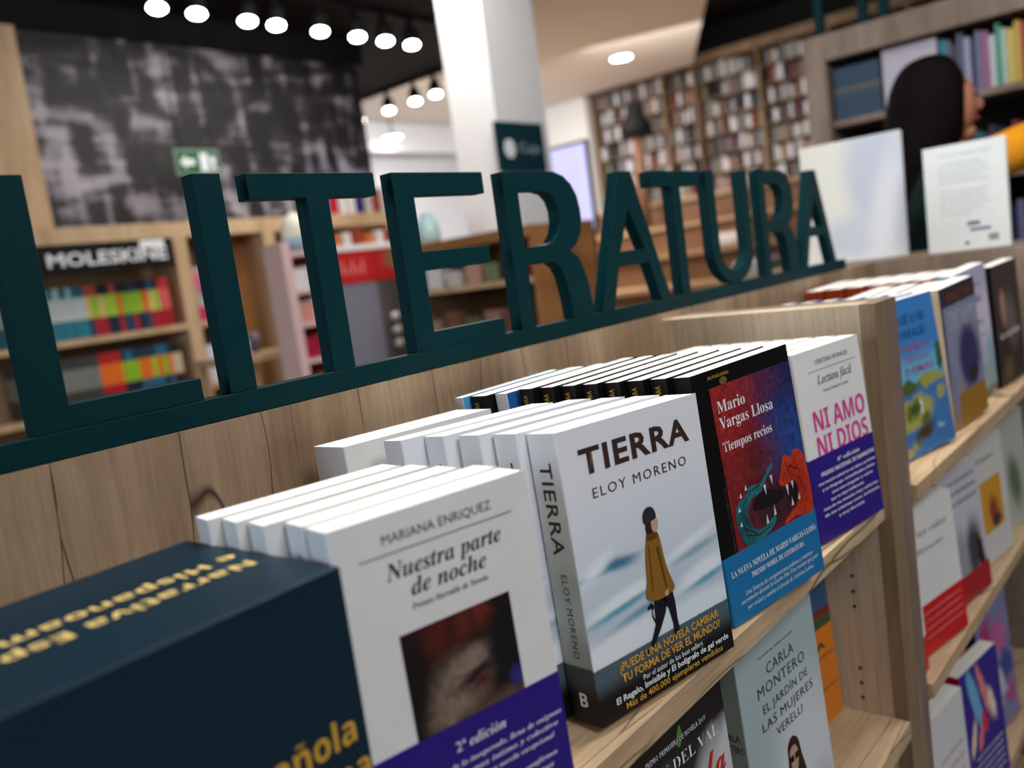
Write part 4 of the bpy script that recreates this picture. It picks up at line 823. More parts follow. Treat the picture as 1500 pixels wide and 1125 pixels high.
struct(boxo('trim_4', -1.0, 3.90, 3.96, 4.035, 1.7905, 1.9495, mat('dark_ceiling_paint', L(22, 21, 24), 0.8, 0.2)))
struct(boxo('wall_left', -4.0, 3.88, 4.036, 4.12, -FLOOR, 1.9495, mat('wall_dark', L(60, 56, 60), 0.8, 0.2)))
# exit sign
exs = empty('exit_sign', 'green and white emergency exit sign hanging in front of the mural', 'sign', None, (2.45, 3.70, 1.055))
GRN = mat('exit_green', L(20, 92, 48), 0.5, 0.3); 
bm = bmesh.new(); bbox(bm, -0.125, 0.125, -0.01, 0.01, 0, 0.13, 0.002); mobj('panel', frombm(bm), mat('exit_frame', L(120, 140, 124), 0.5, 0.3), exs)
polys('sign_field', [R4(-0.112, 0.112, 0.012, 0.118)], GRN, exs, -0.0115)
polys('arrow', [[(-0.10, 0.065), (-0.065, 0.100), (-0.065, 0.080), (-0.02, 0.080), (-0.02, 0.050), (-0.065, 0.050), (-0.065, 0.030)]], INKW, exs, -0.0125)
polys('door_symbol', [R4(0.01, 0.055, 0.02, 0.11), [(0.06, 0.02), (0.075, 0.055), (0.06, 0.08), (0.08, 0.10), (0.10, 0.08), (0.09, 0.05), (0.105, 0.02), (0.09, 0.02), (0.08, 0.045), (0.072, 0.02)]], INKW, exs, -0.0125)
bm = bmesh.new(); bbox(bm, -0.09, -0.085, -0.003, 0.003, 0.1305, 0.744); bbox(bm, 0.085, 0.09, -0.003, 0.003, 0.1305, 0.744); mobj('hanger', frombm(bm), BLACK, exs)
# fascia sign
fs = empty('fascia_sign', 'black stationery brand fascia with white lettering above the notebooks', 'sign', None, (1.835, 3.60, 0.618))
box('board', -0.30, 0.335, -0.02, 0.099, 0.0, 0.125, BLACK, fs); lettering(fs, 'MOLESKINE', -0.25, 0.300, 0.030, 0.055, INKW, 'sans', 0.02, 1.0, y=-0.0215)
polys('label_card', [R4(0.17, 0.29, 0.085, 0.120)], INKW, fs, -0.0225)
# notebooks
nbm = {}
def nb_mat(top, mid, bot):
    key = ('nb', top, mid, bot)
    if key not in nbm:
        nbm[key] = paint('notebook_%d' % len(nbm), L(*top), [('z', 0.085, 0.185, 0.001, L(*mid)), ('z', -0.01, 0.085, 0.001, L(*bot))], 0.5)
    return nbm[key]
tops = [(32, 34, 54), (170, 24, 34), (30, 96, 130), (20, 22, 34), (30, 60, 90), (180, 70, 60), (20, 20, 24)]; mids = [(150, 190, 50), (220, 110, 30), (140, 180, 40), (160, 200, 60), (210, 190, 110)]
nbs = {}
def notebook(x, z, t, h, m, y=3.72, tilt=0.0, group='banded notebooks on the mural wall shelves', label='banded notebook standing in the row under the black fascia sign'):
    key = (round(t, 3), round(h, 2), m.name)
    if key not in nbs:
        bm = bmesh.new(); bbox(bm, 0, t, 0, 0.15, 0, h, 0.002); me = frombm(bm); me.materials.append(m); nbs[key] = me
    o = bpy.data.objects.new('notebook', nbs[key]); COL.objects.link(o); o.location = (x, y, z); o.rotation_euler = (0, tilt, 0)
    return tag(o, label, 'notebook', group)
x = 1.50
for row, (z, x0, x1, lab) in enumerate(((0.3285, 1.42, 2.21, 'upper'), (0.0085, 1.42, 2.20, 'lower'))):
    x = x0; k = 0
    while x < x1 - 0.03:
        t = random.choice((0.022, 0.026, 0.030)); fr = (x - x0) / (x1 - x0)
        if row == 0:
            if fr < 0.42: tp, md, bt = random.choice((((150, 190, 190), (190, 196, 196), (40, 110, 130)), ((24, 96, 110), (190, 200, 200), (40, 120, 140))))
            elif fr > 0.88: tp, md, bt = (180, 40, 50), (206, 90, 90), (160, 24, 34)
            else: tp = random.choice(tops); md = random.choice(mids); bt = random.choice(((28, 34, 60), (160, 24, 40), (24, 60, 90)))
        else:
            if fr < 0.42: tp, md, bt = (60, 60, 60), (120, 122, 116), (60, 60, 56)
            elif fr < 0.56: tp, md, bt = (176, 26, 30), (226, 110, 30), (170, 24, 34)
            elif fr > 0.9: tp, md, bt = (30, 24, 26), (200, 180, 150), (60, 20, 20)
            else: tp, md, bt = random.choice(((24, 52, 70), (30, 96, 130))), random.choice(mids[:4]), random.choice(((20, 30, 50), (30, 96, 120)))
        notebook(x, z, t, 0.235, nb_mat(tp, md, bt), label=f'{nth(k)} banded notebook from the left in the {lab} row under the black fascia sign', group=f'banded notebooks on the {lab} mural wall shelf'); x += t + 0.0015; k += 1
# rack of printed tins beside
def item(name, label, cat, x0, x1, y0, y1, z0, z1, m, group=None, bev=0.002):
    o = boxo(name, x0, x1, y0, y1, z0, z1, m, bev); return tag(o, label, cat, group)
item('magazine', 'pink and grey illustrated magazine right of the notebooks', 'magazine', 2.322, 2.452, 3.715, 3.735, 0.3285, 0.60, paint('mag_art', L(170, 160, 158), [('z', -0.1, 0.075, 0.004, L(190, 40, 90)), ('e', -0.02, 0.17, 0.03, 0.06, 0.2, 0.6, L(90, 70, 80)), ('e', -0.045, 0.2, 0.02, 0.05, 0, .5, L(206, 90, 130))], 0.5, 0.02, 20))
item('gift_box', 'white gift box on the shelf below the illustrated magazine', 'box', 2.325, 2.43, 3.72, 3.84, 0.0085, 0.20, mat('gift_white', L(222, 218, 232), .5, .3))
# niche table with small items
tb = empty('display_table', 'small pale wood table in front of the brown niche', 'table', None, (2.20, 3.20, -FLOOR))
cb('tabletop', 2.04, 2.36, 3.02, 3.36, 0.12, 0.155, PINE, tb)
for (x, y) in ((2.05, 3.03), (2.32, 3.03), (2.05, 3.32), (2.32, 3.32)): cb('leg', x, x + 0.03, y, y + 0.03, -FLOOR, 0.1195, PINE, tb)
def lathe(name, prof, m, loc, parent=None, seg=16):
    bm = bmesh.new(); rings = []
    for r, z in prof: rings.append([bm.verts.new((r * math.cos(2 * math.pi * i / seg), r * math.sin(2 * math.pi * i / seg), z)) for i in range(seg)])
    for a, c in zip(rings, rings[1:]):
        for i in range(seg): bm.faces.new((a[i], a[(i + 1) % seg], c[(i + 1) % seg], c[i]))
    bm.faces.new(rings[0][::-1]); bm.faces.new(rings[-1])
    for f in bm.faces: f.smooth = True
    o = mobj(name, frombm(bm), m, parent); o.location = loc; return o
tag(lathe('mug', [(0.02, 0), (0.034, 0.003), (0.036, 0.09), (0.03, 0.09), (0.028, 0.01)], mat('mug_grey', L(90, 88, 100), .4, .4), (2.24, 3.16, 0.1555)), 'small dark grey mug on the pale niche table', 'mug')
item('gift_box', 'small white box beside the grey mug on the pale niche table', 'box', 2.10, 2.17, 3.08, 3.15, 0.1555, 0.22, mat('gift_white', L(222, 218, 232), .5, .3))
# pink unit
pk = empty('pink_display_unit', 'pink children\'s display unit with open shelves', 'display unit', None, (2.20, 2.70, -FLOOR))
PK = mat('pink_paint', L(226, 192, 190), 0.6, 0.3); MAR = mat('maroon_inside', L(140, 62, 50), 0.7, 0.2)
cb('side_panel', 2.085, 2.125, 2.60, 2.73, -FLOOR, 0.60, PK, pk); cb('side_panel', 2.29, 2.312, 2.60, 2.73, -FLOOR, 0.60, PK, pk); cb('back_panel', 2.1255, 2.2895, 2.712, 2.73, -FLOOR, 0.60, MAR, pk)
for z in (0.56, 0.405, 0.27, 0.12, -0.05, -0.4, -0.7): cb('shelf', 2.1255, 2.2895, 2.60, 2.7115, z - 0.02, z, PK, pk)
k = 0
for z, cols in ((0.4055, ((230, 226, 226), (226, 216, 216))), (0.2705, ((214, 150, 140), (240, 230, 226))), (0.1205, ((170, 30, 60), (190, 60, 80))), (-0.0495, ((150, 90, 80), (200, 150, 120)))):
    for i in range(2):
        item('toy_box', ['left', 'right'][i] + ' small box on the ' + ['top', 'second', 'third', 'fourth'][k] + ' shelf of the pink unit', 'box', 2.129 + 0.080 * i, 2.204 + 0.080 * i, 2.615, 2.705, z, z + 0.085 + 0.01 * i, mat('toy_%d_%d' % (k, i), L(*cols[i]), .5, .3), 'small boxes on the pink unit')
    k += 1
lathe_pts = [(0.0, 0), (0.045, 0.01), (0.060, 0.05), (0.058, 0.10), (0.038, 0.14), (0.0, 0.16)]
lathe_pts[0] = (0.01, 0); lathe_pts[-1] = (0.004, 0.16)
tag(lathe('soft_toy', lathe_pts, paint('toy_hat', L(238, 232, 210), [('z', -0.01, 0.06, 0.01, L(178, 206, 224))], .8), (2.20, 2.648, 0.5605)), 'pale yellow and blue rounded toy on top of the pink unit', 'toy')
# poster stand
ps = empty('poster_stand', 'floor stand with a red header and grey photo panels', 'display stand', None, (2.55, 2.62, -FLOOR))
cb('panel', 2.33, 2.552, 2.60, 2.63, -FLOOR, 0.401, paint('poster_grey', L(124, 124, 138), [('z', -2, 0.9, 0.2, L(104, 104, 112))], 0.6, 0.3, 6), ps)
cb('panel', 2.558, 2.80, 2.60, 2.63, -FLOOR, 0.401, mat('poster_dark', L(92, 86, 88), .6, .3), ps)
cb('header', 2.33, 2.545, 2.595, 2.63, 0.4015, 0.54, mat('poster_red', L(196, 32, 36), .5, .3), ps); cb('header', 2.551, 2.80, 2.595, 2.63, 0.4015, 0.54, paint('poster_red2', L(176, 26, 32), [('e', 0.14, 1.47, 0.08, 0.045, 0, .4, L(120, 100, 60))], .5), ps)
cb('header_cap', 2.32, 2.81, 2.59, 2.64, 0.5405, 0.565, WHITE, ps)
polys('printed_strokes', [R4(-0.185 + 0.028 * i, -0.175 + 0.028 * i, 0.44 + FLOOR, (0.475 if i % 2 else 0.50) + FLOOR) for i in range(5)], mat('ink_pink', L(240, 140, 140), .6, .2), ps, 2.594 - 2.62)
for zz in (0.235, 0.175, 0.115):
    bm = bmesh.new(); bmesh.ops.create_uvsphere(bm, u_segments=12, v_segments=8, radius=0.020, matrix=Matrix.Translation((2.615 - 2.55, 2.583 - 2.62, zz + FLOOR))); mobj('white_ball', frombm(bm), WHITE, ps)
for i in range(7):
    xx = 2.345 + 0.062 * i
    item('bottle', ORD[i] + ' small jar from the left on top of the red-headed stand', 'jar', xx, xx + 0.040, 2.598, 2.632, 0.5655, 0.5655 + 0.045 + 0.008 * (i % 3), mat('jar_%d' % (i % 3), [L(206, 110, 60), L(226, 214, 210), L(160, 60, 40)][i % 3], .5, .3), 'small jars on the red-headed stand')
for i in range(9):
    xx = 3.20 + 0.066 * i
    item('book', ORD[i] + ' book from the left standing on the wall unit top, right of the mural foot', 'book', xx, xx + 0.05, 3.72, 3.86, 0.8305, 0.97 + 0.01 * (i % 3), mat('bk_%d' % i, [L(120, 160, 210), L(190, 30, 40), L(226, 220, 216), L(222, 214, 208), L(40, 40, 110), L(190, 180, 180), L(150, 60, 50), L(210, 206, 200), L(90, 90, 120)][i], .5, .3), 'books on the wall unit top')
# high-backed brown chair seen through the sign at far left
ch = empty('armchair', 'brown upholstered high-backed armchair seen left of the first sign letter', 'armchair', None, (0.62, 1.75, -FLOOR), 0.5)
BRN = mat('brown_fabric', L(112, 88, 78), 0.9, 0.2)
bm = bmesh.new(); bbox(bm, -0.30, 0.30, 0.20, 0.34, 0.30, 1.13, 0.05); mobj('backrest', frombm(bm), BRN, ch)
bm = bmesh.new(); bbox(bm, -0.30, 0.30, -0.30, 0.195, 0.22, 0.44, 0.04); mobj('seat', frombm(bm), BRN, ch)
for (x, y) in ((-0.26, -0.26), (0.22, -0.26), (-0.26, 0.26), (0.22, 0.26)): box('leg', x, x + 0.04, y, y + 0.04, 0.0, 0.299 if y > 0 else 0.219, PINE_B, ch)

# ================================================================== BACKGROUND CENTRE
def slab(name, label, cat, *a, m=None, group=None): return tag(boxo(name, *a, m), label, cat, group)
cs = empty('hanging_sign', 'dark teal cash desk sign with a white disc, on the white column', 'sign', None, (3.10, 2.13, 0.79))
box('panel', -0.16, 0.165, -0.006, 0.010, 0.0, 0.215, mat('teal_sign', L(14, 52, 62), .5, .3), cs)
poly('disc', [(-0.085 + 0.038 * math.cos(a), 0.10 + 0.042 * math.sin(a)) for a in [i * math.pi / 10 for i in range(20)]], INKW, cs, -0.0072)
lettering(cs, 'Caja', -0.02, 0.125, 0.085, 0.040, mat('ink_mist2', L(160, 180, 184), .6, .2), 'sans', y=-0.0072)
box('bracket', -0.03, 0.03, 0.0105, 0.0345, 0.07, 0.13, BLACK, cs)
scr = empty('screen', 'pale lilac lit screen on a post beside the white column', 'screen', None, (3.75, 2.30, -FLOOR), 0)
box('housing', -0.12, -0.095, -0.155, 0.125, FLOOR + 0.50, FLOOR + 0.95, mat('screen_case', L(60, 60, 70), .5, .3), scr)
bm = bmesh.new(); bbox(bm, -0.1215, -0.1205, -0.145, 0.115, FLOOR + 0.515, FLOOR + 0.935); mobj('display', frombm(bm), mat('screen_glow', L(196, 196, 240), 0.5, 0.2, 0.75), scr)
box('post', -0.1, -0.06, -0.03, 0.01, 0.02, FLOOR + 0.4995, mat('screen_case', L(60, 60, 70), .5, .3), scr); box('foot', -0.2, 0.1, -0.15, 0.13, 0, 0.0195, mat('screen_case', L(60, 60, 70), .5, .3), scr)
# brown wooden counter with shelves, in front of the column
ct = empty('counter', 'brown wooden counter with open shelves in front of the white column', 'counter', None, (2.6, 2.0, -FLOOR))
cb('worktop', 2.45, 2.85, 1.62, 2.36, 0.475, 0.515, PINE_B, ct)
cb('shelf', 2.46, 2.84, 1.64, 2.34, 0.31, 0.33, PINE, ct); cb('shelf', 2.46, 2.84, 1.64, 2.34, 0.06, 0.08, PINE, ct)
cb('upright', 2.46, 2.84, 1.62, 1.6395, -FLOOR, 0.4745, PINE_B, ct)
cb('upright', 2.46, 2.84, 2.3405, 2.36, -FLOOR, 0.4745, PINE, ct); cb('back_panel', 2.841, 2.86, 1.62, 2.36, -FLOOR, 0.4745, mat('counter_dark', L(96, 66, 44), .7, .2), ct)
i = 0
for (y0, z0, c, h) in ((1.68, 0.331, (120, 30, 40), .09), (1.76, 0.331, (60, 40, 36), .11), (1.84, 0.331, (120, 128, 90), .07), (1.94, 0.331, (190, 150, 130), .08), (2.05, 0.331, (210, 200, 190), .06), (2.16, 0.331, (226, 226, 226), .10), (2.26, 0.331, (140, 110, 90), .09),
                       (1.67, 0.081, (70, 44, 36), .15), (1.77, 0.081, (110, 70, 60), .13), (1.87, 0.081, (150, 110, 96), .14), (1.98, 0.081, (90, 100, 70), .12), (2.09, 0.081, (120, 80, 60), .15), (2.2, 0.081, (160, 130, 110), .12)):
    lv = 'upper' if z0 > 0.2 else 'lower'; nn = i if i < 7 else i - 7
    item('gift_box', f'{ORD[nn]} item from the right on the {lv} shelf of the brown counter', 'box', 2.50, 2.60, y0, y0 + 0.07, z0, z0 + h, mat('gift_%d' % i, L(*c), .6, .3), 'small goods on the brown counter'); i += 1
tag(lathe('glass_jar', [(0.02, 0), (0.045, 0.004), (0.05, 0.05), (0.045, 0.10), (0.025, 0.125), (0.028, 0.135)], mat('pale_glass', L(180, 214, 218), .15, .6), (2.62, 2.30, 0.5155)), 'pale aqua glass jar at the left end of the brown counter', 'jar')
# pale wooden post beyond the counter
slab('wooden_post', 'thin pale wood post left of the brown counter', 'post', 2.70, 2.74, 2.52, 2.56, -FLOOR, 0.60, m=PINE)
# bleacher steps climbing to the tall shelves
bl = empty('bleacher_steps', 'wide brown wooden seating steps climbing to the tall bookshelves', 'steps', None, (7.0, 3.4, -FLOOR))
TRD = wood('step_tread', L(172, 140, 104), L(148, 116, 84), L(60, 40, 20), 'Y', 0.4, False)
TRR = wood('step_riser', L(120, 84, 56), L(96, 64, 42), L(40, 24, 14), 'Y', 0.4, False)
for i in range(7):
    z = -0.80 + 0.28 * i; X0 = 5.0 + 0.55 * i
    cb('step_riser', X0 + 0.04, X0 + 0.07, 0.9, 5.70, -FLOOR if i == 0 else z - 0.28, z - 0.0405, TRR, bl)
    cb('step_tread', X0, X0 + 0.61, 0.9, 5.70, z - 0.04, z, TRD, bl)
for i, (X0, y, z, c, s) in enumerate(((6.30, 2.9, -0.24, (196, 190, 186), .12), (6.30, 3.4, -0.24, (90, 60, 50), .10), (6.85, 2.7, 0.04, (180, 176, 180), .14), (6.85, 2.3, 0.04, (60, 80, 50), .10), (7.40, 3.2, 0.32, (206, 196, 190), .12), (5.75, 3.2, -0.52, (150, 110, 80), .14))):
    item('cushion', ORD[i] + ' cushion from the left end along the wooden steps', 'cushion', X0, X0 + 0.30, y, y + 0.34, z + 0.0005, z + s, mat('cush_%d' % i, L(*c), .8, .2), None, 0.03)

# ================================================================== TALL BOOK WALL at the far right
tw = empty('tall_bookshelves', 'tall wooden wall of bookshelves filling the far end of the shop', 'bookshelf', None, (9.1, 4.0, -FLOOR))
WD = wood('far_shelf_wood', L(150, 122, 94), L(118, 92, 68), L(50, 30, 20), 'Z', 0.4, False); DKB = mat('dark_shelf_back', L(36, 28, 26), .8, .2)  # second material: dark brown board behind the books
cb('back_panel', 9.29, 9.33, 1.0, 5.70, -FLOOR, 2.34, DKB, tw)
YU = [5.66, 4.70, 4.30, 3.55, 2.80, 2.05, 1.30]
for y in YU: cb('upright', 9.0, 9.285, y + 0.008, y + 0.042, -FLOOR + 0, 2.30, WD, tw)
cb('cornice', 8.98, 9.285, 1.0, 5.70, 2.3005, 2.40, WD, tw)
ZR = [0.93, 1.13, 1.33, 1.53, 1.73, 1.93, 2.12]
for y0, y1 in zip(YU[1:], YU[:-1]):
    for z in ZR: cb('shelf', 9.02, 9.285, y0 + 0.051, y1 - 0.001, z - 0.014, z, WD, tw)
fb = {}
pal = [(176, 166, 162), (130, 120, 122), (96, 56, 54), (56, 54, 70), (200, 196, 200), (84, 74, 70), (140, 108, 86), (104, 110, 112), (130, 58, 52), (36, 32, 36), (216, 212, 216), (120, 122, 106)]
cnt = 0
rest = bmesh.new()
slots = []
for bi, (y0, y1) in enumerate(zip(YU[1:5], YU[:4])):
    for zi, z in enumerate(ZR):
        y = y0 + 0.06
        while y < y1 - 0.05:
            th = random.choice((0.030, 0.036, 0.045)); hh = random.choice((0.13, 0.145, 0.155, 0.165)); ci = random.randrange(len(pal))
            if random.random() > 0.07: slots.append((-bi, -zi, y, z, th, hh, ci))
            y += th + 0.003
slots.sort()
for sl in slots:
    _, _, y, z, th, hh, ci = sl
    if cnt < 190:
        key = (th, hh, ci)
        if key not in fb:
            bm = bmesh.new(); bbox(bm, 0, 0.16, 0, th, 0, hh); me = frombm(bm); me.materials.append(mat('far_book_%d' % ci, L(*pal[ci]), .6, .3)); fb[key] = me
        o = bpy.data.objects.new('book', fb[key]); COL.objects.link(o); o.location = (9.05, y, z + 0.0005)
        tag(o, 'small book standing in the right half of the tall far bookshelves', 'book', 'books in the right half of the tall far bookshelves'); cnt += 1
    else:
        bbox(rest, 9.05, 9.21, y, y + th, z + 0.0005, z + 0.0005 + hh)
def varied():
    m = bpy.data.materials.new('far_book_mixed'); m.use_nodes = True; nt = m.node_tree; n = nt.nodes; b = n['Principled BSDF']
    g = n.new('ShaderNodeNewGeometry'); r = n.new('ShaderNodeValToRGB'); r.color_ramp.interpolation = 'CONSTANT'; e = r.color_ramp.elements
    e[0].color = L(*pal[0]); e[1].position = 1 / 12; e[1].color = L(*pal[1])
    for i in range(2, 12): q = e.new(i / 12); q.color = L(*pal[i])
    nt.links.new(g.outputs['Random Per Island'], r.inputs[0]); nt.links.new(r.outputs[0], b.inputs['Base Color']); b.inputs['Roughness'].default_value = 0.6
    return m
tag(mobj('books', frombm(rest), varied()), 'close rows of small books in the left half of the tall far bookshelves', 'books', None, 'stuff')
# black lamp shade and post in front of the tall shelves
fl_ = empty('floor_lamp', 'black conical lamp on an orange-brown post before the tall shelves', 'lamp', None, (8.05, 4.54, 0.6005))
lathe('lamp_post', [(0.055, 0), (0.055, 1.05)], mat('post_orange', L(112, 78, 56), .6, .3), (0, 0, 0.0), fl_)
lathe('lamp_shade', [(0.17, 0.98), (0.16, 1.08), (0.10, 1.18), (0.08, 1.30), (0.03, 1.33)], BLACK, (0, 0, 0), fl_)

# ================================================================== NEAR SHELF UNIT RIGHT with its own letter sign
nu = empty('shelving_unit', 'grey-brown oak wall unit with coloured book spines behind the dark-haired woman', 'shelving', None, (3.4, 0.0, -FLOOR))
cb('side_panel', 3.20, 3.55, 0.795, 0.870, -FLOOR, 0.935, OAK_G, nu)
cb('top_board', 3.20, 3.55, -1.4, 0.870, 0.9355, 1.025, OAK_G, nu)
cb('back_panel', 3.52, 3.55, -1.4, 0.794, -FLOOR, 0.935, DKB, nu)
for z in (0.725, 0.46, 0.19, -0.1): cb('shelf', 3.22, 3.515, -1.4, 0.794, z - 0.022, z, OAK_G, nu)
cb('divider', 3.22, 3.515, -0.55, -0.53, 0.7255, 0.935, OAK_G, nu)
item('box_file', 'dark blue-grey box with faint gold lines, left end of the upper shelf behind the woman', 'box', 3.235, 3.40, 0.625, 0.785, 0.7255, 0.905, paint('blue_box', L(44, 66, 88), [('z', 0.10, 0.106, 0.001, L(120, 110, 84)), ('z', 0.085, 0.09, 0.001, L(90, 90, 84))], .5))
item('book', 'large pale lilac book facing out behind the woman\'s head', 'book', 3.235, 3.26, 0.440, 0.615, 0.7255, 0.925, mat('pale_book', L(188, 182, 196), .5, .3))
cols = [(30, 130, 150), (90, 100, 110), (60, 60, 76), (80, 84, 110), (150, 156, 176), (50, 50, 90), (110, 110, 140), (150, 90, 130), (190, 190, 200), (60, 150, 120), (170, 190, 180), (206, 180, 90), (190, 160, 70), (170, 40, 50), (200, 150, 150), (210, 210, 214), (200, 204, 210), (70, 150, 110), (120, 130, 150), (180, 60, 60)]
y = 0.432; i = 0
while y > 0.06:
    t = [0.018, 0.014, 0.016, 0.020][i % 4]; h = 0.185 - 0.012 * (i % 3) + 0.006 * (i % 2); c = cols[i % len(cols)]
    o = boxo('book', 3.235, 3.40, y - t, y, 0.7255, 0.7255 + h, mat('spine_%d' % (i % len(cols)), L(*c), .45, .35), 0.001)
    tag(o, f'{nth(i)} coloured spine from the left on the upper shelf by the woman\'s head', 'book', 'coloured spines on the upper shelf by the woman'); y -= t + 0.001; i += 1
for (zz, hh, lab) in ((0.4605, 0.15, 'middle'), (0.1905, 0.17, 'lower')):
    y = 0.78; i = 0
    while y > 0.06:
        t = [0.020, 0.026, 0.018][i % 3]; c = [(40, 40, 80), (70, 72, 110), (30, 28, 40), (110, 116, 150), (56, 40, 60), (36, 90, 96), (130, 50, 60)][(i * 3 + int(zz * 10)) % 7]
        o = boxo('book', 3.25, 3.40, y - t, y, zz, zz + hh - 0.012 * (i % 3), mat('dspine_%d' % (sum(c) % 97), L(*c), .45, .35), 0.001)
        tag(o, f'{nth(i)} dark spine from the left on the {lab} shelf behind the woman', 'book', f'dark spines on the {lab} shelf behind the woman'); y -= t + 0.0012; i += 1
s2 = empty('letter_sign', 'dark teal letters standing on top of the unit behind the woman', 'sign', None, (3.24, 0.0, 1.0255))
def s2letter(pts, yoff):
    bm = prism([(p[0] + yoff, p[1]) for p in pts], -0.012, 0.012, 'YZ'); mobj('letter', frombm(bm), TEAL, s2)
for yo, kind in ((0.845, 'I'), (0.78, 'N'), (0.64, 'F')):
    if kind == 'I': s2letter(R4(-0.045, -0.015, 0, 0.25), yo)
    if kind == 'N': s2letter([(0.0, 0.25), (0.0, 0.0), (-0.03, 0.0), (-0.03, 0.18), (-0.095, 0.0), (-0.125, 0.0), (-0.125, 0.25), (-0.095, 0.25), (-0.095, 0.07), (-0.03, 0.25)] if False else R4(-0.13, -0.10, 0, 0.25), yo)
    if kind == 'F': s2letter([(-0.03, 0), (-0.06, 0), (-0.06, 0.11), (-0.14, 0.11), (-0.14, 0.14), (-0.06, 0.14), (-0.06, 0.22), (-0.15, 0.22), (-0.15, 0.25), (-0.03, 0.25)], yo)

# ================================================================== WOMAN
def skin_mesh(name, joints, edges, m, parent, sub=2):
    me = bpy.data.meshes.new(name); me.from_pydata([j[:3] for j in joints], edges, []); o = bpy.data.objects.new(name, me); COL.objects.link(o)
    o.modifiers.new('skin', 'SKIN'); sv = me.skin_vertices[0].data
    for i, j in enumerate(joints):
        r = j[3]; sv[i].radius = (r, j[4] if len(j) > 4 else r)
    sv[0].use_root = True
    s = o.modifiers.new('sub', 'SUBSURF'); s.levels = sub; s.render_levels = sub
    dg = bpy.context.evaluated_depsgraph_get(); ev = o.evaluated_get(dg); me2 = bpy.data.meshes.new_from_object(ev)
    bpy.data.objects.remove(o)
    for p in me2.polygons: p.use_smooth = True
    me2.materials.clear(); me2.materials.append(m); return mobj(name, me2, None, parent)
PX, PY = 2.63, 0.325
wm = empty('person', 'long dark-haired woman in dark green and mustard, reaching right towards the shelf', 'person', None, (PX, PY, -FLOOR))
SK = mat('skin_tone', L(168, 112, 88), 0.55, 0.3); HAIR = mat('dark_hair', L(12, 6, 8), 0.75, 0.08)
F_0 = FLOOR
# local axes: she faces -y (to the right of the picture); z from the floor
J = [(0, 0.0, 0.95, 0.13, 0.10), (0, 0.0, 1.10, 0.115, 0.09), (0, 0.0, 1.28, 0.125, 0.09), (0, 0.0, 1.39, 0.10, 0.065), (0, 0.0, 1.475, 0.048), (0, -0.008, 1.54, 0.052),
     (0, -0.010, 1.60, 0.068, 0.080), (0, -0.010, 1.69, 0.066, 0.076),
     (-0.14, 0.0, 1.390, 0.040), (-0.187, -0.13, 1.465, 0.038), (-0.16, -0.30, 1.49, 0.036), (-0.10, -0.42, 1.60, 0.028), (-0.06, -0.47, 1.66, 0.026),
     (0.14, 0.0, 1.390, 0.038), (0.186, -0.04, 1.15, 0.034), (0.17, -0.14, 0.98, 0.034), (0.15, -0.22, 0.92, 0.026),
     (-0.085, 0.0, 0.86, 0.085), (-0.09, -0.01, 0.48, 0.055), (-0.09, 0.01, 0.09, 0.040), (-0.09, -0.11, 0.04, 0.035),
     (0.085, 0.0, 0.86, 0.085), (0.09, -0.01, 0.48, 0.055), (0.09, 0.01, 0.09, 0.040), (0.09, -0.11, 0.04, 0.035)]
Eg = [(0, 1), (1, 2), (2, 3), (3, 4), (4, 5), (5, 6), (6, 7), (3, 8), (8, 9), (9, 10), (10, 11), (11, 12), (3, 13), (13, 14), (14, 15), (15, 16), (0, 17), (17, 18), (18, 19), (19, 20), (0, 21), (21, 22), (22, 23), (23, 24)]
skin_mesh('body', J, Eg, SK, wm)
GRNF = mat('dark_green_knit', L(10, 34, 36), 0.9, 0.2); MUST = mat('mustard_knit', L(216, 142, 22), 0.85, 0.2); TRS = mat('dark_trousers', L(18, 16, 20), 0.9, 0.2)
JV = [(0, 0.0, 0.90, 0.155, 0.125), (0, 0.0, 1.10, 0.135, 0.11), (0, 0.0, 1.28, 0.158, 0.118), (0, 0.0, 1.395, 0.135, 0.095), (0, 0.0, 1.45, 0.062), (-0.155, 0.0, 1.395, 0.064), (-0.185, -0.075, 1.435, 0.056), (0.155, 0.0, 1.395, 0.064), (0.188, -0.03, 1.235, 0.060)]
skin_mesh('jumper', JV, [(0, 1), (1, 2), (2, 3), (3, 4), (3, 5), (5, 6), (3, 7), (7, 8)], GRNF, wm)
skin_mesh('sleeve', [(-0.187, -0.070, 1.435, 0.059), (-0.175, -0.21, 1.478, 0.060), (-0.155, -0.30, 1.485, 0.060), (-0.12, -0.38, 1.56, 0.048), (-0.10, -0.42, 1.60, 0.040)], [(0, 1), (1, 2), (2, 3), (3, 4)], MUST, wm)
skin_mesh('sleeve', [(0.182, -0.025, 1.28, 0.058), (0.175, -0.12, 1.02, 0.048), (0.16, -0.19, 0.945, 0.036)], [(0, 1), (1, 2)], MUST, wm)
skin_mesh('trousers', [(0, 0, 0.93, 0.150, 0.125), (-0.088, 0, 0.84, 0.100), (-0.09, -0.01, 0.48, 0.075), (-0.09, 0.01, 0.12, 0.060), (0.088, 0, 0.84, 0.100), (0.09, -0.01, 0.48, 0.075), (0.09, 0.01, 0.12, 0.060)], [(0, 1), (1, 2), (2, 3), (0, 4), (4, 5), (5, 6)], TRS, wm)
for s in (-1, 1): skin_mesh('shoe', [(0.09 * s, 0.04, 0.045, 0.042), (0.09 * s, -0.06, 0.040, 0.045), (0.09 * s, -0.16, 0.032, 0.034)], [(0, 1), (1, 2)], BLACK, wm, 1)
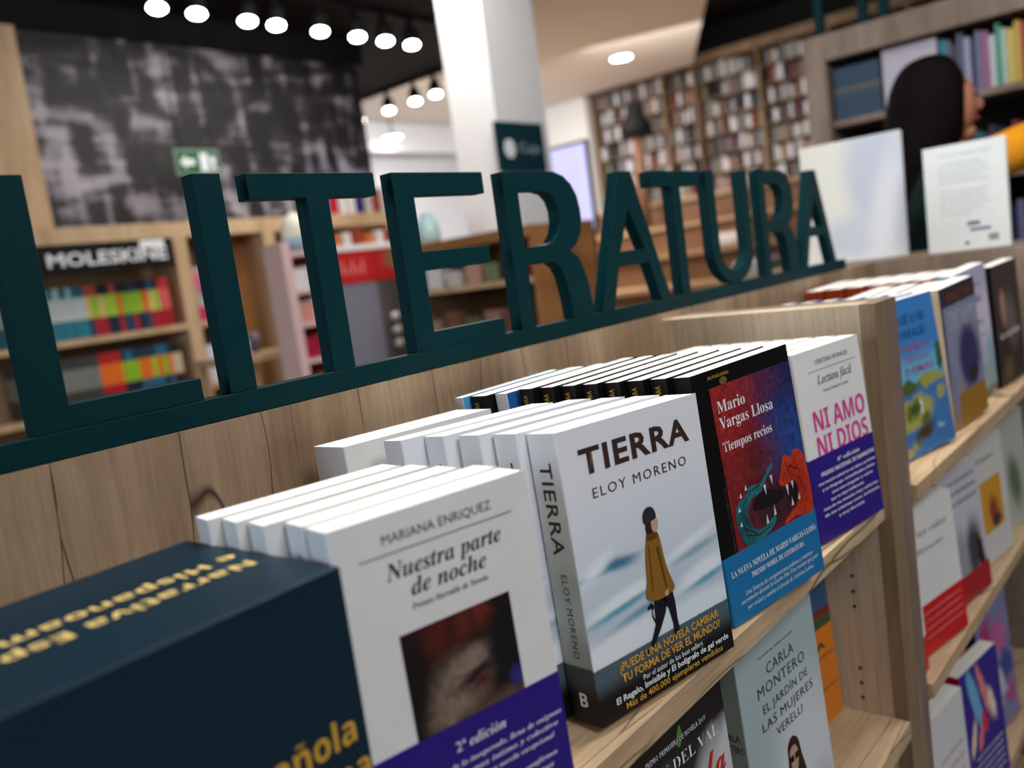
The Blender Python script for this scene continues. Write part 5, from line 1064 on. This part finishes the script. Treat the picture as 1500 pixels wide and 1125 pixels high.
# hair: long fall down the back
skin_mesh('hair', [(0, 0.000, 1.757, 0.035, 0.038), (0, -0.004, 1.728, 0.080, 0.082), (0, -0.004, 1.66, 0.104, 0.112), (0, 0.010, 1.56, 0.106, 0.116), (0, 0.055, 1.47, 0.112, 0.090), (0, 0.075, 1.36, 0.105, 0.070), (0, 0.080, 1.24, 0.090, 0.055), (0, 0.085, 1.14, 0.060, 0.035)], [(i, i + 1) for i in range(7)], HAIR, wm)
wm.rotation_euler = (0, 0, 0.42)
# face on the -y side
def blobm(name, c, r, m, parent):
    bm = bmesh.new(); bmesh.ops.create_uvsphere(bm, u_segments=12, v_segments=8, radius=1.0); bmesh.ops.scale(bm, vec=r, verts=bm.verts); bmesh.ops.translate(bm, vec=c, verts=bm.verts)
    for f in bm.faces: f.smooth = True
    return mobj(name, frombm(bm), m, parent)
blobm('face', (0, -0.058, 1.612), (0.060, 0.066, 0.092), SK, wm)
blobm('nose', (0, -0.122, 1.607), (0.010, 0.016, 0.018), SK, wm); blobm('chin', (0, -0.090, 1.538), (0.026, 0.026, 0.022), SK, wm)
for s in (-1, 1):
    blobm('eye', (0.024 * s, -0.113, 1.630), (0.011, 0.008, 0.007), mat('eye_dark', L(40, 28, 24), .4, .4), wm); blobm('ear', (0.062 * s, -0.028, 1.612), (0.008, 0.016, 0.026), SK, wm)
blobm('mouth', (0, -0.117, 1.570), (0.020, 0.008, 0.006), mat('lips', L(150, 70, 66), .5, .3), wm)
blobm('scarf', (0, -0.045, 1.470), (0.080, 0.085, 0.040), mat('olive_scarf', L(120, 118, 44), .9, .2), wm)
def hand(base, dirv, upv, side):
    d = Vector(dirv).normalized(); u = Vector(upv).normalized(); s = d.cross(u).normalized() * side; b = Vector(base)
    J = [tuple(b) + (0.020,), tuple(b + d * 0.035) + (0.026, 0.014), tuple(b + d * 0.075) + (0.028, 0.012)]; E = [(0, 1), (1, 2)]
    skin_mesh('palm', J, E, SK, wm, 2)
    for k, (off, ln) in enumerate(((-0.024, 0.062), (-0.008, 0.072), (0.008, 0.068), (0.024, 0.052))):
        p = b + d * 0.070 + s * off; q = p + d * ln * 0.5 - u * 0.006; r = q + d * ln * 0.42 - u * 0.016
        skin_mesh('finger', [tuple(p) + (0.0085,), tuple(q) + (0.0080,), tuple(r) + (0.0068,)], [(0, 1), (1, 2)], SK, wm, 1)
    p = b + d * 0.020 - s * 0.022; q = p + d * 0.028 - s * 0.020; r = q + d * 0.026 - s * 0.004
    skin_mesh('thumb', [tuple(p) + (0.010,), tuple(q) + (0.009,), tuple(r) + (0.007,)], [(0, 1), (1, 2)], SK, wm, 1)
hand((-0.06, -0.47, 1.66), (0.5, -0.7, 0.45), (0, -0.5, 0.85), 1); hand((0.15, -0.22, 0.92), (0, -0.6, -0.8), (0, -0.8, 0.6), -1)

# ================================================================== CEILING LAMPS
GLOW = mat('lamp_glow', (1, 0.97, 0.93, 1), 0.5, 0.2, 26.0)
def spot(x, y, z, label, group, r=0.045, tilt=0.5, recess=False):
    t = empty('spotlight' if not recess else 'downlight', label, 'spotlight' if not recess else 'downlight', group, (x, y, z))
    if not recess:
        box('arm', -0.012, 0.012, -0.012, 0.012, -0.0455, -0.0005, BLACK, t)
        h = lathe('lamp_housing', [(r * 0.75, 0.0), (r, 0.02), (r, 0.105), (r * 0.93, 0.105), (r * 0.93, 0.10)], BLACK, (0, 0, -0.05), t)
        h.rotation_euler = (math.pi - 0.0 - tilt * 0.6, 0, -0.75)
        g = lathe('lamp_face', [(r * 0.92, 0.0), (r * 0.92, 0.003)], GLOW, (0, 0, 0.1055), h)
    else:
        lathe('trim_ring', [(r * 1.15, 0), (r * 1.15, -0.006), (r, -0.006), (r, -0.001)], WHITE, (0, 0, -0.0005), t)
        lathe('lamp_face', [(r * 0.98, -0.0045), (r * 0.98, -0.0015)], GLOW, (0, 0, -0.0015), t)
    return t
tag(boxo('light_track', 1.9, 4.1, 3.46, 3.49, 1.925, 1.9495, BLACK), 'black ceiling track in front of the mural', 'track')
tag(boxo('light_track', 4.98, 5.01, 4.3, 5.4, 1.925, 1.9495, BLACK), 'black ceiling track at the edge of the dark ceiling', 'track')
for i, x in enumerate((2.26, 2.46, 2.74, 2.91, 3.19, 3.45, 3.66, 3.87)):
    spot(x, 3.475, 1.9245, f'{ORD[i]} spotlight from the left on the track before the mural', 'spotlights on the mural track')
for i, y in enumerate((5.32, 4.95, 4.64, 4.41)):
    spot(4.995, y, 1.9245, f'{ORD[i]} spotlight from the left on the far track', 'spotlights on the far track')
spot(7.70, 4.40, 2.2995, 'bright round downlight in the white ceiling above the tall shelves', None, 0.10, recess=True)
pend = spot(7.102, 7.20, 2.080, 'round lamp hanging under the white ceiling near the far wall', None, 0.10, recess=True); box('cord', -0.006, 0.006, -0.006, 0.006, 0.0, 0.219, BLACK, pend)

# ------------------------------------------------------------------ lift everything so that the floor is at z = 0
for o in list(scene.objects):
    if o.parent is None: o.location.z += FLOOR
